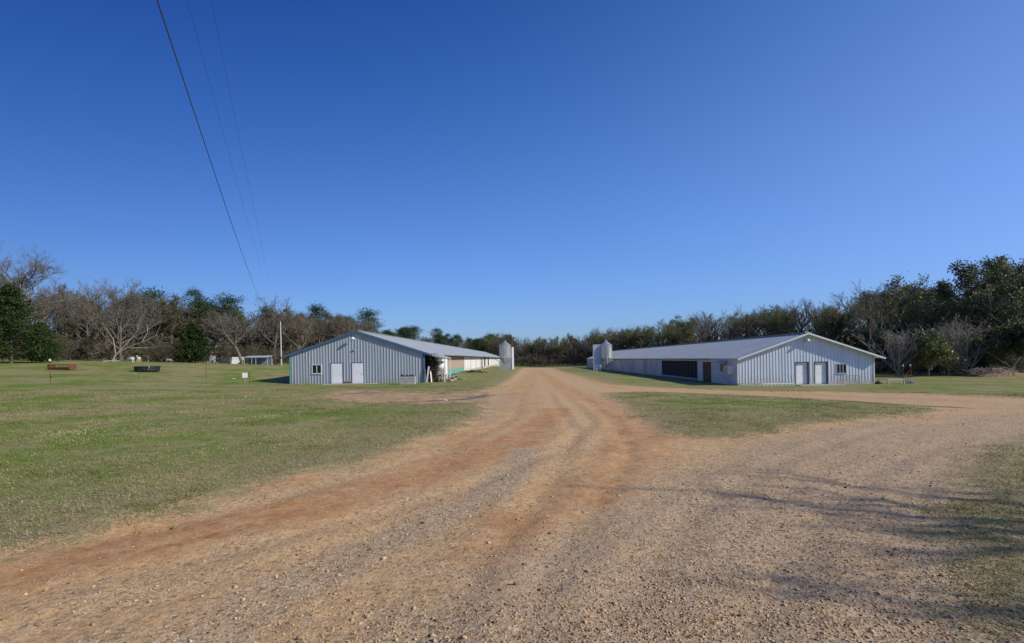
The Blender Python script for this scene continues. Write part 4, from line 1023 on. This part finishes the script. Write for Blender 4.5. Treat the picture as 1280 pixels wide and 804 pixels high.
c.build('frame', M_GREYW, t); c = MB()
for i in range(14): c.tube([(-.8+i*.12,-.35,0),(-.8+i*.12,-.35,.93)], .009, 4)
c.build('wire_mesh', M_GREYW, t)
t = empty('garden_bench', (36.3, 50.2, g1(36.3,50.2)), -.1, 'low white bench on the grass at the right end of the pale barn', 'bench')
for i in range(3): MB().box(-.75,.75,-.2+i*.14,-.08+i*.14,.4,.44).build('seat_slat', M_WTRIM, t)
for a in (-.65,.65):
    for b in (-.15,.15): MB().tube([(a*1.1,b,0),(a,b,.4)], .03, 6).build('leg', M_WTRIM, t)
gobj(MB().lathe([(0,.34),(.12,.32),(.3,.12),(.36,0),(0,0)], k=7).build('boulder', mat('dark_rock', (.07,.06,.055), .9, var=.3)), 34.9, 50.6, 'dark rock at the foot of the pale barn corner', 'rock')
# rusty implement
x = at_px(1134, 50.5); t = empty('farm_implement', (x, 50.5, g1(x,50.5)), R(10), 'rusty upright farm implement with two pale topped posts on the right grass', 'implement')
for a, l in ((-.55,0),(.5,-.2)):
    MB().tube([(a,0,0),(a+l,0,1.75)], .035, 6).build('upright', M_RUST, t); MB().box(a+l-.05,a+l+.05,-.05,.05,1.7,1.88).build('cap', M_GREYW, t)
MB().tube([(-.55,0,.7),(.45,0,.75)], .04, 6).build('crossbar', M_RUST, t); MB().tube([(-.3,0,.75),(.3,.1,1.3)], .03, 6).build('lever', M_RUST, t)
for a in (-.2,.1,.35):
    o = MB().lathe([(.3,-.02),(.3,.02),(.22,.05),(0,.06)], k=14).build('disc', M_DARK, t); o.location = (a, -.1, .28); o.rotation_euler = (R(70), R(35), 0)
# brush pile on right
x, y = at_px(1247, 64), 64
t = empty('brush_pile', (x, y, g1(x, y)), 0, 'long pile of cut brush and clay at the right wood edge', 'brush pile')
V = []; F = []; nn = 26
for i in range(nn+1):
    for j in range(11):
        u_ = i/nn*2-1; v_ = j/10*2-1; hh = 1.05*(1-u_*u_)*(1-v_*v_)*(.6+.8*fbm(np.array([u_*4+5.]), np.array([v_*3+2.]), 3)[0]); V.append((u_*3.3, v_*1.5, hh-.06))
for i in range(nn):
    for j in range(10): a = i*11+j; F.append((a, a+11, a+12, a+1))
me = bpy.data.meshes.new('earth_mound'); me.from_pydata(V, [], F); link('earth_mound', me, mat('clay_mound', (.24,.16,.10), .95, var=.3, vscale=3, bump=.5), t)
rg = random.Random(9); sgs = []
for i in range(260):
    c = Vector((rg.gauss(-.6,1.1), rg.gauss(0,.6), rg.uniform(.2,1.0))); d = Vector((rg.gauss(0,1), rg.gauss(0,.6), rg.gauss(0,.3))).normalized()*rg.uniform(.3,1.1); sgs.append((c-d, c+d, .025, .008, 2))
link('brush', segs_mesh('brush', sgs, 4), TWIGP, t)

# ---------------------------------------------------------------- gravel and grass
def stones(n, label, seed, rmin, rmax, smin, smax, power, colr, where):
    rs = np.random.RandomState(seed); az = rs.uniform(-52, 52, n)*pi/180; r = rmin*(rmax/rmin)**rs.rand(n); x = r*np.sin(az); y = r*np.cos(az)
    sdv = road_sd(x, y); pick = where(x, y, sdv, rs); x, y, r = x[pick], y[pick], r[pick]; n = len(x)
    s = smin+(smax-smin)*rs.rand(n)**power; z = gz(x, y)
    base = np.array([(1,0,0),(0,1,0),(-1,0,0),(0,-1,0),(0,0,1),(0,0,-1)], float)
    F0 = np.array([(0,1,4),(1,2,4),(2,3,4),(3,0,4),(1,0,5),(2,1,5),(3,2,5),(0,3,5)])
    D = base[None]*(.65+.7*rs.rand(n,6,1)) + rs.normal(size=(n,6,3))*.22
    D[:,:,2] *= .62; a = rs.rand(n)*6.28; ca, sa = np.cos(a)[:,None], np.sin(a)[:,None]
    Dx = D[:,:,0]*ca-D[:,:,1]*sa; Dy = D[:,:,0]*sa+D[:,:,1]*ca
    V = np.stack([Dx*s[:,None]+x[:,None], Dy*s[:,None]+y[:,None], D[:,:,2]*s[:,None]+z[:,None]+(s*.22)[:,None]], -1).reshape(-1,3)
    F = (F0[None]+(np.arange(n)*6)[:,None,None]).reshape(-1,3)
    o = link('gravel', np_mesh('gravel', V, F), colr); tag(o, label, 'gravel', None, 'stuff')
ST = island_mat('gravel_stones', [(.07,.045,.03),(.30,.19,.10),(.42,.27,.14),(.54,.345,.175),(.42,.33,.235),(.55,.385,.22),(.60,.47,.32)], .92, .15)
GL = lambda x, y: band(x, y, GREY); RL = lambda x, y: band(x, y, RED)
stones(240000, 'small tan and grey gravel covering the road', 1, 2.6, 34, .003, .014, 3, ST, lambda x, y, s, rs: (s > -.3) & (rs.rand(len(x)) < np.clip(.35+.5*GL(x,y)-.85*RL(x,y)+1.3*(fbm(x*.8, y*.8, 3)-.45), .05, 1)))
stones(9000, 'larger loose stones scattered over the road', 2, 2.6, 28, .009, .030, 5, ST, lambda x, y, s, rs: (s > -.2) & (rs.rand(len(x)) < np.clip(.3+.5*GL(x,y)+1.5*(fbm(x*.6+4, y*.6, 3)-.45), .03, 1)))
def blades(n, seed, rmin, rmax, label, m):
    rs = np.random.RandomState(seed); az = rs.uniform(-52, 52, n)*pi/180; r = rmin*(rmax/rmin)**(rs.rand(n)**.8); x = r*np.sin(az); y = r*np.cos(az)
    e = road_sd(x, y)+(fbm(x*1.1, y*1.1, 4)-.45)*4.0; pr = np.clip(-e*.8+.35, .0, 1)*np.clip((fbm(x*.7+3, y*.7, 4)-.22)*2.6, .05, 1)*np.clip((fbm(x*3.1+7, y*3.1, 2)-.1)*2.4, .1, 1); k = rs.rand(n) < pr; x, y, r = x[k], y[k], r[k]; n = len(x)
    z = gz(x, y); h = (.016+.032*rs.rand(n))*(.5+1.0*fbm(x*.5, y*.5, 3))*(1+r*.012); wd = .0018+.00042*r; a = rs.rand(n)*6.28; ln = rs.normal(size=(n,2))*h[:,None]*.9
    c, s_ = np.cos(a)*wd, np.sin(a)*wd
    V = np.stack([np.stack([x-c, y-s_, z-.006], -1), np.stack([x+c, y+s_, z-.006], -1), np.stack([x+ln[:,0], y+ln[:,1], z+h], -1)], 1).reshape(-1,3)
    o = link('grass_blades', np_mesh('grass_blades', V, np.arange(n*3).reshape(n,3)), m); tag(o, label, 'grass', None, 'stuff')
GB = island_mat('grass_blade', [(.07,.11,.016),(.13,.18,.03),(.27,.25,.10),(.44,.37,.19),(.52,.44,.26)], .8, .2, .25, .42)
blades(800000, 5, 3.0, 48, 'short mown blades of green and straw grass', GB)

def thatch(n, seed, rmin, rmax, label, m):
    """dead winter straw lying in loose tufts along the verges"""
    rs = np.random.RandomState(seed); az = rs.uniform(-52, 52, n)*pi/180; r = rmin*(rmax/rmin)**rs.rand(n); x = r*np.sin(az); y = r*np.cos(az)
    sdv = road_sd(x, y); e = sdv+(fbm(x*1.3, y*1.3, 4)-.45)*2.2
    pr = np.clip(-e*1.1+.15, 0, 1)*np.clip(1.25+sdv/5.5, .10, 1)*np.clip((fbm(x*1.9+2, y*1.9, 3)-.2)*3, .05, 1); k = rs.rand(n) < pr; x, y, r = x[k], y[k], r[k]; n = len(x)
    z = gz(x, y); h = .012+.03*rs.rand(n)**2; L_ = .03+.06*rs.rand(n); a = rs.rand(n)*6.28; wd = .0016+.00035*r; dx, dy = np.cos(a), np.sin(a)
    V = np.stack([np.stack([x-dy*wd, y+dx*wd, z+.002], -1), np.stack([x+dy*wd, y-dx*wd, z+.004], -1), np.stack([x+dx*L_, y+dy*L_, z+h], -1)], 1).reshape(-1,3)
    o = link('dry_straw', np_mesh('dry_straw', V, np.arange(n*3).reshape(n,3)), m); tag(o, label, 'straw', None, 'stuff')
thatch(420000, 8, 3.5, 26, 'pale dead straw lying in the verges of the road', island_mat('dead_straw', [(.28,.21,.12),(.42,.34,.20),(.56,.47,.31),(.34,.29,.16),(.16,.13,.06)], .85, .2, .15))
